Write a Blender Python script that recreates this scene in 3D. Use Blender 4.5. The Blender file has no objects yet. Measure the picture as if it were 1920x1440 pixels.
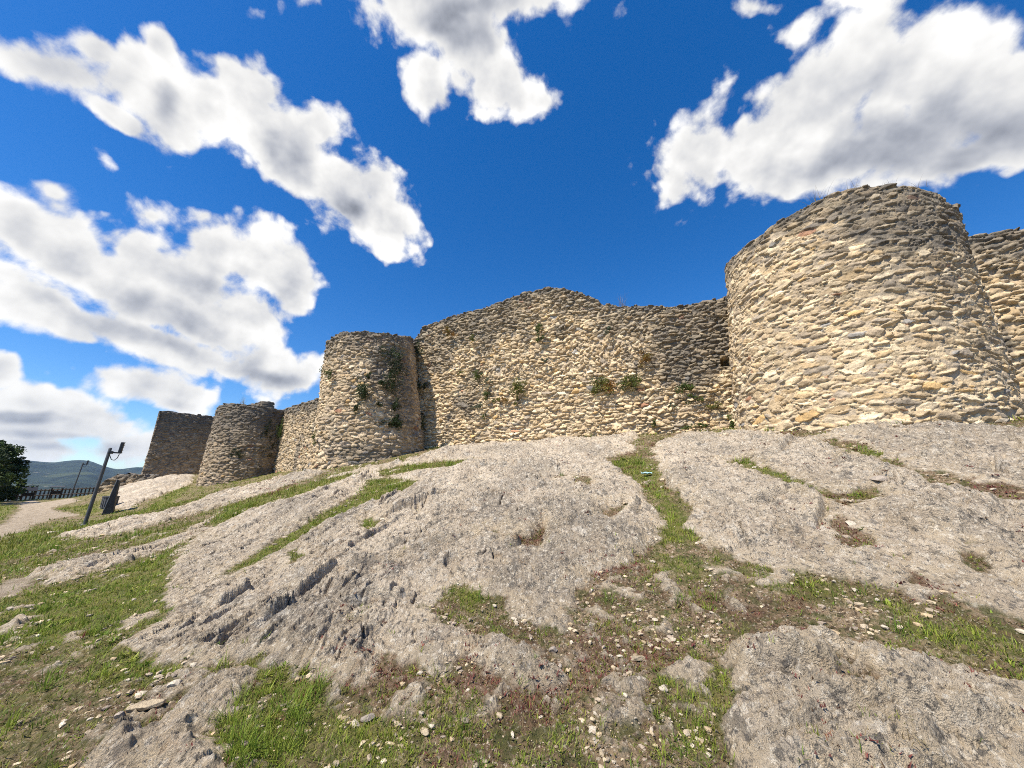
import bpy, math, random
import numpy as np
from mathutils import Vector, Matrix, Euler

random.seed(7)
RNG = np.random.default_rng(11)
SC = bpy.context.scene
COL = SC.collection
PI = math.pi

# ------------------------------------------------------------------ camera
F_PX, PITCH, EYE = 680.0, math.radians(15.5), 1.6
CP, SP = math.cos(PITCH), math.sin(PITCH)
SUN_EL = math.radians(56)
SUN_XY = np.array([-0.76, -0.65]); SUN_XY = SUN_XY / np.linalg.norm(SUN_XY)
SUN_DIR = Vector((SUN_XY[0]*math.cos(SUN_EL), SUN_XY[1]*math.cos(SUN_EL), math.sin(SUN_EL)))


def ray(u, v):
    xc = (np.asarray(u, float) - 960) / F_PX
    yc = (720 - np.asarray(v, float)) / F_PX
    return xc, CP - yc*SP, SP + yc*CP


# ------------------------------------------------------------------ noise
def hsh(i, j, k=0):
    i = np.asarray(i).astype(np.int64); j = np.asarray(j).astype(np.int64)
    x = (i*374761393 + j*668265263 + np.int64(k)*2147483647 + 1013904223) & 0xFFFFFFFF
    x = ((x ^ (x >> 13)) * 1274126177) & 0xFFFFFFFF
    x = ((x ^ (x >> 16)) * 2246822519) & 0xFFFFFFFF
    x = x ^ (x >> 15)
    return (x & 0xFFFFFF).astype(np.float64) / 16777216.0


def perlin(x, y, k=0):
    x0 = np.floor(x); y0 = np.floor(y)
    fx = x - x0; fy = y - y0
    u = fx*fx*fx*(fx*(fx*6-15)+10); w = fy*fy*fy*(fy*(fy*6-15)+10)
    def g(ix, iy, dx, dy):
        a = hsh(ix, iy, k) * (2*PI)
        return np.cos(a)*dx + np.sin(a)*dy
    n00 = g(x0, y0, fx, fy); n10 = g(x0+1, y0, fx-1, fy)
    n01 = g(x0, y0+1, fx, fy-1); n11 = g(x0+1, y0+1, fx-1, fy-1)
    return 1.4*((n00*(1-u)+n10*u)*(1-w) + (n01*(1-u)+n11*u)*w)


def fbm(x, y, octv=4, k=0, gain=0.5, lac=2.03):
    s = 0; a = 1.0; t = 0
    for o in range(octv):
        s = s + a*perlin(x, y, k+o*17); t += a
        x = x*lac + 13.7; y = y*lac + 7.3; a *= gain
    return s/t


def sstep(a, b, x):
    t = np.clip((x-a)/(b-a), 0, 1)
    return t*t*(3-2*t)


# ------------------------------------------------------------------ base terrain (thin plate through surveyed points)
CTRL = [
    (0, 0, 0), (0, -3, -.1), (-3, 0, -.05), (3, 0, .1), (0, 3, .33), (0, 6, .98), (0, 9, 1.72), (0, 12, 2.5), (0.3, 15.2, 3.2),
    (-3.6, 16.9, 3.22), (4, 13.6, 3.3), (7.2, 11.9, 3.35), (7.3, 8.0, 2.75), (10.2, 7.2, 2.85), (6.3, 9.3, 2.85), (13.5, 8.6, 3.3), (16.5, 7.5, 3.4),
    (5, 5, 1.55), (3, 3, .65), (7, 4.5, 1.7), (9, 5.5, 2.2), (4, 9, 2.25), (5.5, 2, .7), (9, 1.5, 1.2), (12, 4, 2.3),
    (-2, 4, .4), (-3.5, 5, .45), (-3, 9, 1.3), (-3.2, 13, 2.35), (-5.3, 14.3, 2.35), (-7.6, 15.3, 2.3), (-5, 7, .55), (-6, 5, .12), (-5.5, 10.5, 1.25),
    (-8, 9.5, .55), (-9.5, 9, .25), (-9, 14, 1.55), (-11, 18, 1.75), (-13.2, 21.5, 1.95), (-10, 6, .0), (-14, 9, -.02),
    (-16.2, 14.7, .08), (-13, 15, .85), (-20, 19, .2), (-17, 21, 1.2), (-19.4, 26.0, 1.75), (-22, 24, 1.1), (-26, 30, 1.85), (-28.6, 31.0, 2.2),
    (-30, 28, 1.0), (-31, 33, 1.7), (-27, 24, .3), (-38, 32.7, .08), (-16.5, 12, 0), (-25, 18, 0), (-35, 25, 0), (-45, 33, .05), (-52, 41, .02), (-40, 40, .6),
    (-5, 2, -.05), (-4, -4, -.2), (6, -4, .3), (-12, 0, -.1), (14, -2, 1.0),
    (-2, 22, 3.8), (8, 18, 4.0), (18, 14, 4.0), (-15, 28, 3.0), (-28, 42, 2.5), (0, 40, 4), (30, 30, 4), (30, 5, 3.2), (-60, 20, -.5), (-70, 50, -.8),
    (0, -30, -1.5), (-40, -20, -1.5), (40, -20, 1.0), (60, 30, 3.5), (20, 65, 4), (-40, 70, 1.0),
]
CT = np.array(CTRL, float)


def _tps_fit(P, lam=0.02):
    n = len(P)
    d = np.hypot(P[:, None, 0]-P[None, :, 0], P[:, None, 1]-P[None, :, 1])
    K = np.where(d > 0, d*d*np.log(d+1e-12), 0) + lam*np.eye(n)
    A = np.zeros((n+3, n+3)); A[:n, :n] = K
    A[:n, n] = 1; A[:n, n+1:] = P[:, :2]; A[n, :n] = 1; A[n+1:, :n] = P[:, :2].T
    b = np.zeros(n+3); b[:n] = P[:, 2]
    return np.linalg.solve(A, b)


TPS = _tps_fit(CT)


def base_h(x, y):
    x = np.asarray(x, float); y = np.asarray(y, float)
    sh = x.shape; x = x.ravel(); y = y.ravel()
    out = np.empty_like(x); n = len(CT)
    for a in range(0, len(x), 100000):
        xs = x[a:a+100000]; ys = y[a:a+100000]
        d2 = (xs[:, None]-CT[None, :, 0])**2 + (ys[:, None]-CT[None, :, 1])**2
        K = 0.5*d2*np.log(d2+1e-12)
        out[a:a+100000] = K @ TPS[:n] + TPS[n] + TPS[n+1]*xs + TPS[n+2]*ys
    r = np.hypot(x, y)
    w = sstep(55, 80, r)
    out = out*(1-w) + w*np.clip(out, -1.5, 4)
    out = out - sstep(72, 140, r)*22
    return out.reshape(sh)


def on_ground(u, v):
    """the point of the base terrain seen in direction (u, v)"""
    u = np.atleast_1d(np.asarray(u, float)); v = np.atleast_1d(np.asarray(v, float))
    X, Y, Z = ray(u, v)
    ts = np.exp(np.linspace(math.log(1.0), math.log(75), 420))
    px = X[:, None]*ts; py = Y[:, None]*ts; pz = EYE + Z[:, None]*ts
    dz = pz - base_h(px, py)
    res = []
    for i in range(len(u)):
        k = np.argmax(dz[i] < 0) if (dz[i] < 0).any() else len(ts)-1
        k = max(k, 1)
        a, b = dz[i, k-1], dz[i, k]
        f = a/(a-b) if a != b else 0
        f = min(max(f, 0), 1)
        t = ts[k-1]*(1-f) + ts[k]*f
        res.append((X[i]*t, Y[i]*t))
    return np.array(res)


# ------------------------------------------------------------------ ground cover layout: outlines on the ground
def area(pts):
    p = np.array(pts, float)
    return on_ground(p[:, 0], p[:, 1])


ROCKS = [area(p) for p in [
    [(225,1215),(330,1150),(312,1100),(335,1035),(390,985),(520,930),(640,890),(760,868),(850,843),(1000,815),(1120,812),(1195,818),(1180,850),(1135,862),(1200,915),(1238,970),(1235,1010),(1190,1055),(1110,1080),(1090,1120),(1065,1150),(1050,1185),(960,1165),(925,1120),(850,1100),(800,1140),(840,1170),(940,1195),(1000,1230),(1035,1285),(1000,1300),(930,1265),(870,1250),(810,1270),(720,1240),(695,1270),(640,1280),(560,1255),(480,1235),(360,1265),(290,1245)],
    [(1230,835),(1300,812),(1400,812),(1540,825),(1580,850),(1650,872),(1700,893),(1760,920),(1850,935),(1990,945),(1990,1180),(1830,1150),(1760,1120),(1650,1105),(1560,1085),(1430,1065),(1330,1030),(1290,985),(1300,950),(1250,910),(1235,870)],
    [(1535,817),(1600,798),(1740,800),(1990,815),(1990,925),(1850,910),(1780,890),(1700,880),(1660,850),(1600,832)],
    [(1365,1265),(1345,1240),(1390,1215),(1470,1205),(1560,1215),(1720,1235),(1850,1270),(1990,1300),(1990,1520),(1350,1520),(1365,1380),(1385,1310)],
    [(300,1390),(340,1330),(380,1290),(440,1255),(458,1280),(432,1310),(400,1345),(390,1380),(410,1440),(400,1500),(130,1500),(170,1430),(225,1380),(260,1400)],
    [(190,950),(215,918),(270,896),(370,888),(360,905),(300,930),(240,955)],
    [(110,1008),(230,977),(330,957),(450,915),(590,888),(620,882),(560,905),(450,940),(330,975),(220,1003),(150,1014)],
    [(60,1082),(190,1042),(330,1005),(430,952),(440,965),(340,1020),(230,1058),(100,1096)],
    [(215,1170),(260,1155),(300,1150),(250,1172)],
    [(110,1195),(150,1185),(140,1205)],
    [(0,1180),(40,1165),(50,1195),(0,1215)],
]]
SOILS = [area(p) for p in [
    [(700,886),(760,873),(890,862),(902,871),(800,881),(720,893)],
    [(690,902),(720,896),(800,904),(760,924),(690,952),(600,988),(540,1027),(480,1058),(430,1076),(422,1070),(520,1012),(600,966),(670,930)],
    [(430,946),(540,916),(650,889),(692,886),(620,910),(500,948),(400,988),(382,985)],
    [(668,985),(690,968),(712,985),(690,1000)],
    [(540,1040),(560,1030),(570,1045),(550,1055)],
    [(905,997),(950,1011),(1000,1016),(1018,984),(1028,1000),(1006,1028),(960,1022),(915,1010)],
    [(1560,978),(1580,970),(1620,1000),(1640,1022),(1600,1032),(1570,1012)],
    [(1340,870),(1400,862),(1460,885),(1570,932),(1640,918),(1650,935),(1590,948),(1500,915),(1400,880)],
    [(1795,1022),(1815,1015),(1850,1068),(1882,1100),(1850,1096),(1810,1060)],
    [(1410,1228),(1500,1232),(1580,1250),(1560,1258),(1460,1246)], [(1600,1300),(1650,1290),(1720,1310),(1660,1318)],
    [(1690,1066),(1740,1085),(1790,1112),(1770,1120),(1710,1098)],
    [(1122,962),(1180,946),(1186,954),(1140,972)],
    [(1140,870),(1180,855),(1230,870),(1240,915),(1210,905)],
    [(830,1110),(900,1105),(920,1130),(960,1170),(880,1175),(820,1150)],
    [(1075,890),(1110,905),(1100,915),(1080,905)],
]]
BROKEN = [area(p) for p in [
    [(1060,1080),(1240,1060),(1275,1100),(1265,1215),(1130,1225),(1045,1165)],
    [(1290,1060),(1420,1075),(1415,1150),(1300,1160)],
    [(650,1275),(800,1275),(1010,1235),(1055,1300),(900,1335),(660,1350)],
    [(150,1290),(440,1255),(470,1340),(200,1400)],
    [(0,1165),(60,1150),(90,1230),(0,1260)],
    [(1120,1330),(1330,1300),(1360,1440),(1150,1440)],
]]
CRACKS = [area(p) for p in [
    [(1690,978),(1740,990),(1790,1000),(1838,1004)], [(1650,972),(1690,990),(1725,1012)], [(1549,935),(1544,960),(1546,1002)],
    [(1430,872),(1470,862),(1482,845),(1505,836)], [(1312,1015),(1345,1035),(1365,1045)], [(1850,868),(1905,902)], [(1590,890),(1640,900),(1700,925)],
    [(640,1085),(720,1060),(790,1042),(860,1028)], [(800,1038),(880,1024),(910,1030)], [(985,962),(1032,954)], [(850,893),(960,880),(1070,886)],
    [(550,1115),(640,1070)], [(480,1185),(565,1148)], [(415,1132),(480,1100)], [(930,1047),(1000,1020),(1085,1002)], [(1175,972),(1215,955)],
    [(330,1002),(400,986)], [(1248,900),(1258,940)], [(700,985),(790,950),(850,930)], [(620,1150),(700,1125),(760,1120)], [(1040,930),(1110,950)],
    [(1400,960),(1480,930),(1520,940)], [(1700,840),(1790,850),(1850,846)], [(1450,1000),(1500,1020)], [(1400,1300),(1500,1288),(1620,1312)], [(1540,1390),(1680,1358),(1810,1392)],
]]


def ledges(x, y):
    """cracks in the bedrock with the bed above them standing a little proud"""
    out = np.zeros(x.shape)
    for n_, p in enumerate(CRACKS):
        lo = p.min(0)-1.0; hi = p.max(0)+1.0
        m = (x > lo[0]) & (x < hi[0]) & (y > lo[1]) & (y < hi[1])
        if not m.any(): continue
        xs, ys = x[m], y[m]
        xs = xs + .14*fbm(xs*1.3, ys*1.3, 2, 400+n_); ys = ys + .14*fbm(xs*1.4, ys*1.3, 2, 430+n_)
        best = np.full(xs.shape, 9.0); side = np.ones(xs.shape); along = np.zeros(xs.shape)
        k = len(p)-1
        for i in range(k):
            a, b = p[i], p[i+1]
            if a[0]*b[1]-a[1]*b[0] > 0: sg = -1.0
            else: sg = 1.0
            e = b-a; t = np.clip(((xs-a[0])*e[0]+(ys-a[1])*e[1])/(e@e), 0, 1)
            d = np.hypot(xs-a[0]-t*e[0], ys-a[1]-t*e[1])
            cr = sg*(e[0]*(ys-a[1])-e[1]*(xs-a[0]))
            q = d < best
            best = np.where(q, d, best); side = np.where(q, np.sign(cr), side); along = np.where(q, (i+t)/k, along)
        taper = sstep(0, .2, along)*sstep(1, .8, along)
        r = np.hypot(xs, ys); w = .012*r/3+.02
        out[m] += taper*(-.085*sstep(w, w*.2, best) + np.where(side > 0, .105*np.exp(-best/.35)*sstep(0, w, best), -.02*np.exp(-best/.15)))
    return out


PATH = [area(p) for p in [
    [(-120,1075),(0,1010),(60,985),(110,971),(152,965),(112,960),(98,952),(130,944),(150,939),(60,938),(36,944),(36,958),(10,982),(-120,1010)],
    [(-80,1140),(0,1095),(60,1078),(75,1090),(30,1115),(-60,1160)],
]]
LUSH = [area(p) for p in [
    [(0,1012),(90,1000),(160,985),(260,960),(360,903),(352,918),(250,975),(160,1015),(80,1040),(-60,1070)],
    [(-60,1000),(30,955),(0,940),(-80,945)],
    [(110,955),(180,945),(190,960),(150,968)],
    [(-80,1130),(100,1110),(330,1030),(322,1120),(280,1170),(200,1190),(60,1230),(-80,1230)],
    [(450,1240),(560,1250),(600,1290),(560,1400),(400,1460),(420,1350)],
    [(1420,1068),(1640,1112),(1600,1140),(1500,1128)],
    [(1640,1122),(1800,1160),(1960,1195),(1960,1250),(1830,1230),(1660,1190)],
    [(1190,850),(1220,900),(1290,960),(1292,1015),(1250,1020),(1240,960),(1200,910),(1165,868)],
    [(1570,832),(1620,838),(1685,870),(1650,870),(1590,850)],
    [(1250,1270),(1330,1250),(1360,1300),(1340,1400),(1270,1340)],
    [(840,1105),(900,1100),(925,1125),(870,1140)],
    [(1240,1040),(1330,1060),(1300,1085),(1240,1075)],
    [(640,1380),(720,1370),(740,1440),(650,1460)],
    [(180,1200),(330,1230),(420,1270),(300,1300),(160,1290)],
]] + SOILS[:5] + [SOILS[7], SOILS[13]]
REDS = [area(p) for p in [
    [(960,1010),(1020,985),(1025,1015),(990,1030)],
    [(700,1235),(800,1240),(800,1290),(720,1300)],
    [(920,1265),(1010,1290),(1000,1330),(900,1300)],
    [(1560,975),(1600,975),(1640,1020),(1600,1030)],
    [(1685,1062),(1740,1085),(1790,1115),(1710,1120)],
    [(1420,1195),(1720,1230),(1740,1245),(1450,1222)],
    [(1300,1100),(1340,1110),(1330,1150),(1290,1140)],
    [(1620,900),(1690,915),(1660,930)],
    [(1080,1050),(1180,1055),(1220,1070),(1080,1090)],
    [(1130,1200),(1260,1190),(1260,1250),(1140,1260)],
    [(1830,1280),(1920,1260),(1960,1300)],
    [(1380,1200),(1480,1190),(1560,1212),(1480,1215)],
    [(420,920),(560,905),(500,935)],
]]


def sd_poly(x, y, poly):
    """signed distance, positive inside"""
    d = np.full(x.shape, 1e9); ins = np.zeros(x.shape, bool)
    n = len(poly)
    for i in range(n):
        ax, ay = poly[i]; bx, by = poly[(i+1) % n]
        ex, ey = bx-ax, by-ay
        wx, wy = x-ax, y-ay
        t = np.clip((wx*ex+wy*ey)/(ex*ex+ey*ey+1e-12), 0, 1)
        d = np.minimum(d, (wx-t*ex)**2+(wy-t*ey)**2)
        c = ((ay > y) != (by > y))
        with np.errstate(divide='ignore', invalid='ignore'):
            xi = ax + (y-ay)*(bx-ax)/(by-ay if by != ay else 1e-12)
        ins ^= (c & (x < xi))
    d = np.sqrt(d)
    return np.where(ins, d, -d)


def sd_union(x, y, polys, pad=1.2):
    out = np.full(x.shape, -float(pad))
    for p in polys:
        lo = p.min(0)-pad; hi = p.max(0)+pad
        m = (x > lo[0]) & (x < hi[0]) & (y > lo[1]) & (y < hi[1])
        if m.any():
            out[m] = np.maximum(out[m], sd_poly(x[m], y[m], p))
    return out


def fields(x, y, detail=True):
    """height and cover of the ground at any point"""
    r = np.hypot(x, y)
    z = base_h(x, y)
    near = r < 75
    F = {k: np.zeros(x.shape) for k in ('rock', 'path', 'lush', 'red', 'tone', 'edge')}
    F['rsd'] = np.full(x.shape, -1.2)
    xs, ys = x[near], y[near]
    rn = np.maximum(r[near], 1)
    w1 = fbm(xs*.9, ys*.9, 3, 3); w2 = fbm(xs*4.5, ys*4.5, 3, 5)
    w3 = fbm(xs*15, ys*14, 3, 6, gain=.6)
    jit = .16*w1 + .17*w2 + .07*w3
    sc = np.clip(rn/7, .85, 2.2)
    rs0 = np.minimum(sd_union(xs, ys, ROCKS), -sd_union(xs, ys, SOILS))
    rs = rs0 + jit*sc
    rsm = rs0 + (.16*w1 + .13*w2 + .035*w3)*sc
    # stray patches of bedrock breaking through the soil
    stray = fbm(xs*1.1+40, ys*.9, 3, 91) + .55*w2 + .25*w3 - .47
    stray = np.where(rn < 16, stray*.35, -1)
    rs = np.maximum(rs, stray); rsm = np.maximum(rsm, stray*.6)
    brk = np.minimum(sd_union(xs, ys, BROKEN)+.3*w1, .10 + .50*(fbm(xs*3.6, ys*3.3, 4, 95, gain=.62) - .36))
    rs = np.maximum(rs, brk*.5); rsm = np.maximum(rsm, brk*.45)
    pock = .50 - fbm(xs*1.5+7, ys*1.2, 4, 93, gain=.6)
    rs = np.where(rn < 20, np.minimum(rs, pock*1.3), rs); rsm = np.where(rn < 20, np.minimum(rsm, pock), rsm)
    pa = sd_union(xs, ys, PATH) + jit*1.2
    rock = sstep(-.03, .04, rs)
    path = sstep(-.10, .12, pa)*(1-rock)
    lush = sstep(-.25, .20, sd_union(xs, ys, LUSH) + .35*w1 + .2*w2)
    lush = np.maximum(lush, .55*sstep(-1.8, -3.6, xs)*sstep(-.35, .2, w1+.5*w2))
    red = sstep(-.15, .15, sd_union(xs, ys, REDS) + .25*w1 + .15*w2)
    red = np.maximum(red, .75*sstep(.05, .30, fbm(xs*1.1+3, ys*1.1, 4, 97, gain=.6))*sstep(-1.1, -.2, rs)*sstep(-3.2, -1.5, xs)*(rn < 22))
    # bedrock relief
    wx = .45*fbm(xs*.35, ys*.35, 3, 21) + .10*fbm(xs*1.6, ys*1.6, 2, 23)
    wy = .40*fbm(xs*.4+9, ys*.4, 3, 22) + .08*fbm(xs*1.7, ys*1.7, 2, 24)
    # bedding: runs up the slope on the left, bends across the central dome
    fA = (-xs + .14*ys + wx, ys + .2*xs + wy)
    fB = (ys - .32*xs + .10*(xs-.3)**2*np.exp(-(xs/6)**2) + wy, xs + .3*ys + wx)
    wB = sstep(-.55, .65, xs + 1.25 + .22*(ys-4.5) + .5*w1)
    strata = sstep(4.2, .5, xs - .10*ys)
    def chips(qs, als, mul, k, sharp):
        def one(q, al):
            n_ = fbm(q*qs, al*als, 4, k, gain=.55)*mul
            f_ = np.floor(n_); g_ = n_-f_
            return f_ + sstep(.0, sharp, g_) - n_
        return one(*fA)*(1-wB) + one(*fB)*wB
    w5 = sstep(-.15, .35, fbm(xs*.9, ys*.5, 3, 36)); w6 = sstep(-.2, .25, fbm(xs*1.3+5, ys*1.1, 3, 37))
    big = chips(1.3, .16, 5.0, 31, .15)*.060*w5
    huge = chips(.62, .09, 3.6, 38, .13)*.11*sstep(-.2, .25, fbm(xs*.35+3, ys*.3, 3, 39))
    mid = chips(3.4, .50, 4.4, 33, .2)*.040*(.25+.75*w6)
    fin = chips(9.5, 1.7, 3.4, 34, .18)*.014
    lump = fbm(xs*.8, ys*.8, 3, 41)*.14
    cob = -np.abs(fbm(xs*2.4, ys*2.2, 4, 43, gain=.6))*.15
    knob = np.abs(fbm(xs*5.5, ys*5.2, 4, 44, gain=.62))*.085
    pit = fbm(xs*11, ys*10, 4, 45, gain=.68)*.034 - np.abs(fbm(xs*21, ys*19, 3, 47, gain=.65))*.022
    lump = lump + .16*fbm(xs*.33, ys*.33, 2, 42)
    rel = strata*(huge + big + mid + 1.4*fin + lump + .65*cob + .90*pit + .38*knob) + (1-strata)*(lump + cob + knob + .95*pit + 1.0*mid + .95*big + .9*huge)
    crack = np.abs(fbm(xs*.55+3*strata, ys*.45, 4, 51, gain=.55))
    rel = rel - .11*sstep(.016, .0, crack)*sstep(.1, .5, rs)
    def slits(qs, als, k, wd, dp, m_):
        n_ = np.where(wB > .5, fbm(fB[0]*qs, fB[1]*als, 3, k), fbm(fA[0]*qs, fA[1]*als, 3, k))
        return dp*sstep(wd, .0, np.abs(n_))*m_
    rel = rel - sstep(.1, .35, rs)*(slits(1.3, .22, 53, .055, .10, sstep(-.15, .15, fbm(xs*.7, ys*.7, 2, 55))) + slits(3.2, .5, 56, .08, .05, sstep(-.15, .15, fbm(xs*1.4, ys*1.4, 2, 57))))
    rel = rel*sstep(-.06, .22, rsm)
    rel = rel + ledges(xs, ys)
    up = .05*sstep(-.06, .10, rsm) + .12*sstep(0, 1.3, rsm)
    fade = sstep(60, 35, rn)
    soil = .04*fbm(xs*1.7, ys*1.7, 3, 61) + .038*fbm(xs*7, ys*7, 4, 63, gain=.6) + .020*fbm(xs*24, ys*24, 2, 65)
    hk = sstep(-.08, .10, rsm)
    zz = up + hk*rel + (1-hk)*soil*(1-.6*path)
    z = z.copy(); z[near] += fade*zz
    for k, v in (('rock', rock), ('path', path), ('lush', lush*(1-rock)*(1-path)), ('red', red*(1-path)), ('rsd', rs), ('edge', sstep(.30, .0, rs+.25*w2)*rock)):
        F[k][near] = v
    tone = np.zeros(xs.shape)
    tone = .5 + .5*fbm(xs*.6, ys*.6, 4, 71)*1.5
    tone = tone + .30*sstep(-.1, .3, sd_union(xs, ys, ROCKS[3:4]))
    F['tone'][near] = np.clip(tone, 0, 1)
    F['z'] = z
    return F


# ------------------------------------------------------------------ materials
def mat(name):
    m = bpy.data.materials.new(name); m.use_nodes = True
    nt = m.node_tree; nt.nodes.clear()
    out = nt.nodes.new('ShaderNodeOutputMaterial')
    b = nt.nodes.new('ShaderNodeBsdfPrincipled')
    b.inputs['Roughness'].default_value = .9
    b.inputs['Specular IOR Level'].default_value = .2
    nt.links.new(b.outputs[0], out.inputs[0])
    return m, nt, b


class N:
    def __init__(s, nt): s.nt = nt
    def new(s, t, **kw):
        n = s.nt.nodes.new(t)
        for k, v in kw.items(): setattr(n, k, v)
        return n
    def link(s, a, b): s.nt.links.new(a, b)
    def set(s, sock, v):
        if isinstance(v, bpy.types.NodeSocket): s.nt.links.new(v, sock)
        else: sock.default_value = v
    def attr(s, name): return s.new('ShaderNodeAttribute', attribute_name=name)
    def noise(s, vec, scale, detail=4, rough=.5, dist=0):
        n = s.new('ShaderNodeTexNoise'); s.link(vec, n.inputs['Vector'])
        n.inputs['Scale'].default_value = scale; n.inputs['Detail'].default_value = detail
        n.inputs['Roughness'].default_value = rough; n.inputs['Distortion'].default_value = dist
        return n.outputs['Fac']
    def vor(s, vec, scale, feat='F1', out='Distance'):
        n = s.new('ShaderNodeTexVoronoi', feature=feat); s.link(vec, n.inputs['Vector'])
        n.inputs['Scale'].default_value = scale
        return n.outputs[out]
    def mr(s, v, a, b, c=0, d=1):
        n = s.new('ShaderNodeMapRange', interpolation_type='SMOOTHSTEP'); s.set(n.inputs[0], v)
        for i, x in zip((1, 2, 3, 4), (a, b, c, d)): n.inputs[i].default_value = x
        return n.outputs[0]
    def math(s, op, a, b=0, c=0):
        n = s.new('ShaderNodeMath', operation=op)
        for i, x in enumerate((a, b, c)): s.set(n.inputs[i], x)
        return n.outputs[0]
    def mix(s, f, a, b, mode='MIX'):
        n = s.new('ShaderNodeMix', data_type='RGBA', blend_type=mode)
        s.set(n.inputs[0], f)
        for i, x in ((6, a), (7, b)):
            s.set(n.inputs[i], x if isinstance(x, bpy.types.NodeSocket) else (*x, 1))
        return n.outputs[2]
    def bump(s, h, strength, dist, bsdf, prev=None):
        n = s.new('ShaderNodeBump'); s.link(h, n.inputs['Height'])
        n.inputs['Strength'].default_value = strength; n.inputs['Distance'].default_value = dist
        if prev is not None: s.link(prev, n.inputs['Normal'])
        s.link(n.outputs[0], bsdf.inputs['Normal'])
        return n.outputs[0]


def terrain_material():
    m, nt, b = mat('ground_surface'); n = N(nt)
    pos = n.new('ShaderNodeNewGeometry').outputs['Position']
    rock = n.attr('rock').outputs['Fac']; path = n.attr('path').outputs['Fac']
    lush = n.attr('lush').outputs['Fac']; red = n.attr('red').outputs['Fac']; tone = n.attr('tone').outputs['Fac']
    mp = n.new('ShaderNodeMapping'); n.link(pos, mp.inputs[0]); mp.inputs['Scale'].default_value = (1, .32, 1); mp.inputs['Rotation'].default_value = (0, 0, .15)
    st = mp.outputs[0]
    # bedrock: grey limestone, pale chips, dark lichen, cream where freshly worn
    edge = n.attr('edge').outputs['Fac']
    c = n.mix(n.mr(n.noise(st, 3.2, 7, .68), .36, .64), (.46, .37, .265), (.74, .615, .455))
    c = n.mix(n.math('MULTIPLY', n.mr(n.noise(st, .8, 9, .78), .47, .60), .62), c, (.21, .178, .138))
    c = n.mix(n.math('MULTIPLY', n.mr(n.noise(st, 4.0, 6, .75), .55, .60), .7), c, (.15, .135, .115))
    c = n.mix(n.math('MULTIPLY', n.mr(n.noise(pos, 3.6, 5, .7), .57, .64), .6), c, (.70, .63, .52))
    c = n.mix(n.math('MULTIPLY', n.mr(tone, .50, .85), .5), c, (.56, .465, .335))
    c = n.mix(n.math('MULTIPLY', edge, .55), c, (.60, .47, .30))
    c = n.mix(n.math('MULTIPLY', n.mr(n.noise(pos, 20, 6, .75), .53, .60), .72), c, (.86, .76, .60))
    c = n.mix(n.math('MULTIPLY', n.mr(n.noise(pos, 11, 7, .8), .54, .61), .85), c, (.13, .115, .098))
    c = n.mix(n.math('MULTIPLY', n.mr(n.noise(st, 24, 6, .75), .55, .62), .75), c, (.095, .088, .08))
    c = n.mix(n.math('MULTIPLY', n.mr(n.noise(pos, 5, 5, .65), .60, .70), .45), c, (.38, .235, .11))
    # soil: brown earth with crumbs of pale stone and moss
    s = n.mix(n.mr(n.noise(pos, 3.0, 6, .65), .35, .65), (.19, .12, .065), (.40, .29, .175))
    s = n.mix(n.math('MULTIPLY', n.mr(n.noise(pos, 26, 5, .65), .50, .60), .8), s, (.045, .031, .018))
    s = n.mix(n.math('MULTIPLY', n.mr(n.noise(pos, 48, 3, .55), .585, .64), .9), s, (.66, .55, .40))
    s = n.mix(n.math('MULTIPLY', n.mr(n.noise(pos, 9, 6, .65), .46, .60), .7), s, (.085, .10, .025))
    s = n.mix(n.math('MULTIPLY', lush, .8), s, n.mix(n.mr(n.noise(pos, 6, 6, .65), .4, .6), (.11, .14, .022), (.23, .21, .055)))
    rd = n.mix(n.mr(n.noise(pos, 40, 3, .6), .4, .6), (.14, .065, .045), (.27, .16, .105))
    s = n.mix(n.math('MULTIPLY', red, .6), s, rd)
    p = n.mix(n.mr(n.noise(pos, 5, 6, .65), .35, .65), (.34, .265, .18), (.48, .39, .28))
    p = n.mix(n.math('MULTIPLY', n.mr(n.noise(pos, 40, 3, .6), .55, .65), .5), p, (.22, .18, .13))
    col = n.mix(path, s, p)
    col = n.mix(rock, col, c)
    n.link(col, b.inputs['Base Color'])
    b.inputs['Roughness'].default_value = .95
    h1 = n.noise(st, 22, 6, .7)
    h2 = n.noise(pos, 60, 5, .7)
    h = n.math('ADD', n.math('MULTIPLY', h1, .6), n.math('MULTIPLY', h2, .5))
    n.bump(h, 1.0, .10, b)
    return m


def masonry_material():
    m, nt, b = mat('rubble_masonry'); n = N(nt)
    pos = n.new('ShaderNodeNewGeometry').outputs['Position']
    col = n.attr('stone').outputs['Color']
    c = n.mix(n.mr(n.noise(pos, 8, 6, .65), .3, .7), n.mix(1, col, (.78, .77, .76), 'MULTIPLY'), n.mix(1, col, (1.28, 1.24, 1.17), 'MULTIPLY'))
    c = n.mix(n.math('MULTIPLY', n.mr(n.noise(pos, 38, 4, .65), .57, .68), .55), c, n.mix(1, col, (.45, .42, .40), 'MULTIPLY'))
    n.link(c, b.inputs['Base Color'])
    b.inputs['Roughness'].default_value = .95
    n.bump(n.noise(pos, 30, 6, .7), .9, .03, b)
    return m


def plain(name, col, col2=None, scale=8, rough=.8, bump=.0, spec=.2, metal=0):
    m, nt, b = mat(name); n = N(nt)
    b.inputs['Roughness'].default_value = rough; b.inputs['Specular IOR Level'].default_value = spec
    b.inputs['Metallic'].default_value = metal
    pos = n.new('ShaderNodeTexCoord').outputs['Object']
    nz = n.noise(pos, scale, 5, .6)
    n.link(n.mix(n.mr(nz, .3, .7), col, col2 or tuple(c*.7 for c in col)), b.inputs['Base Color'])
    if bump: n.bump(nz, bump, .02, b)
    return m


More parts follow.
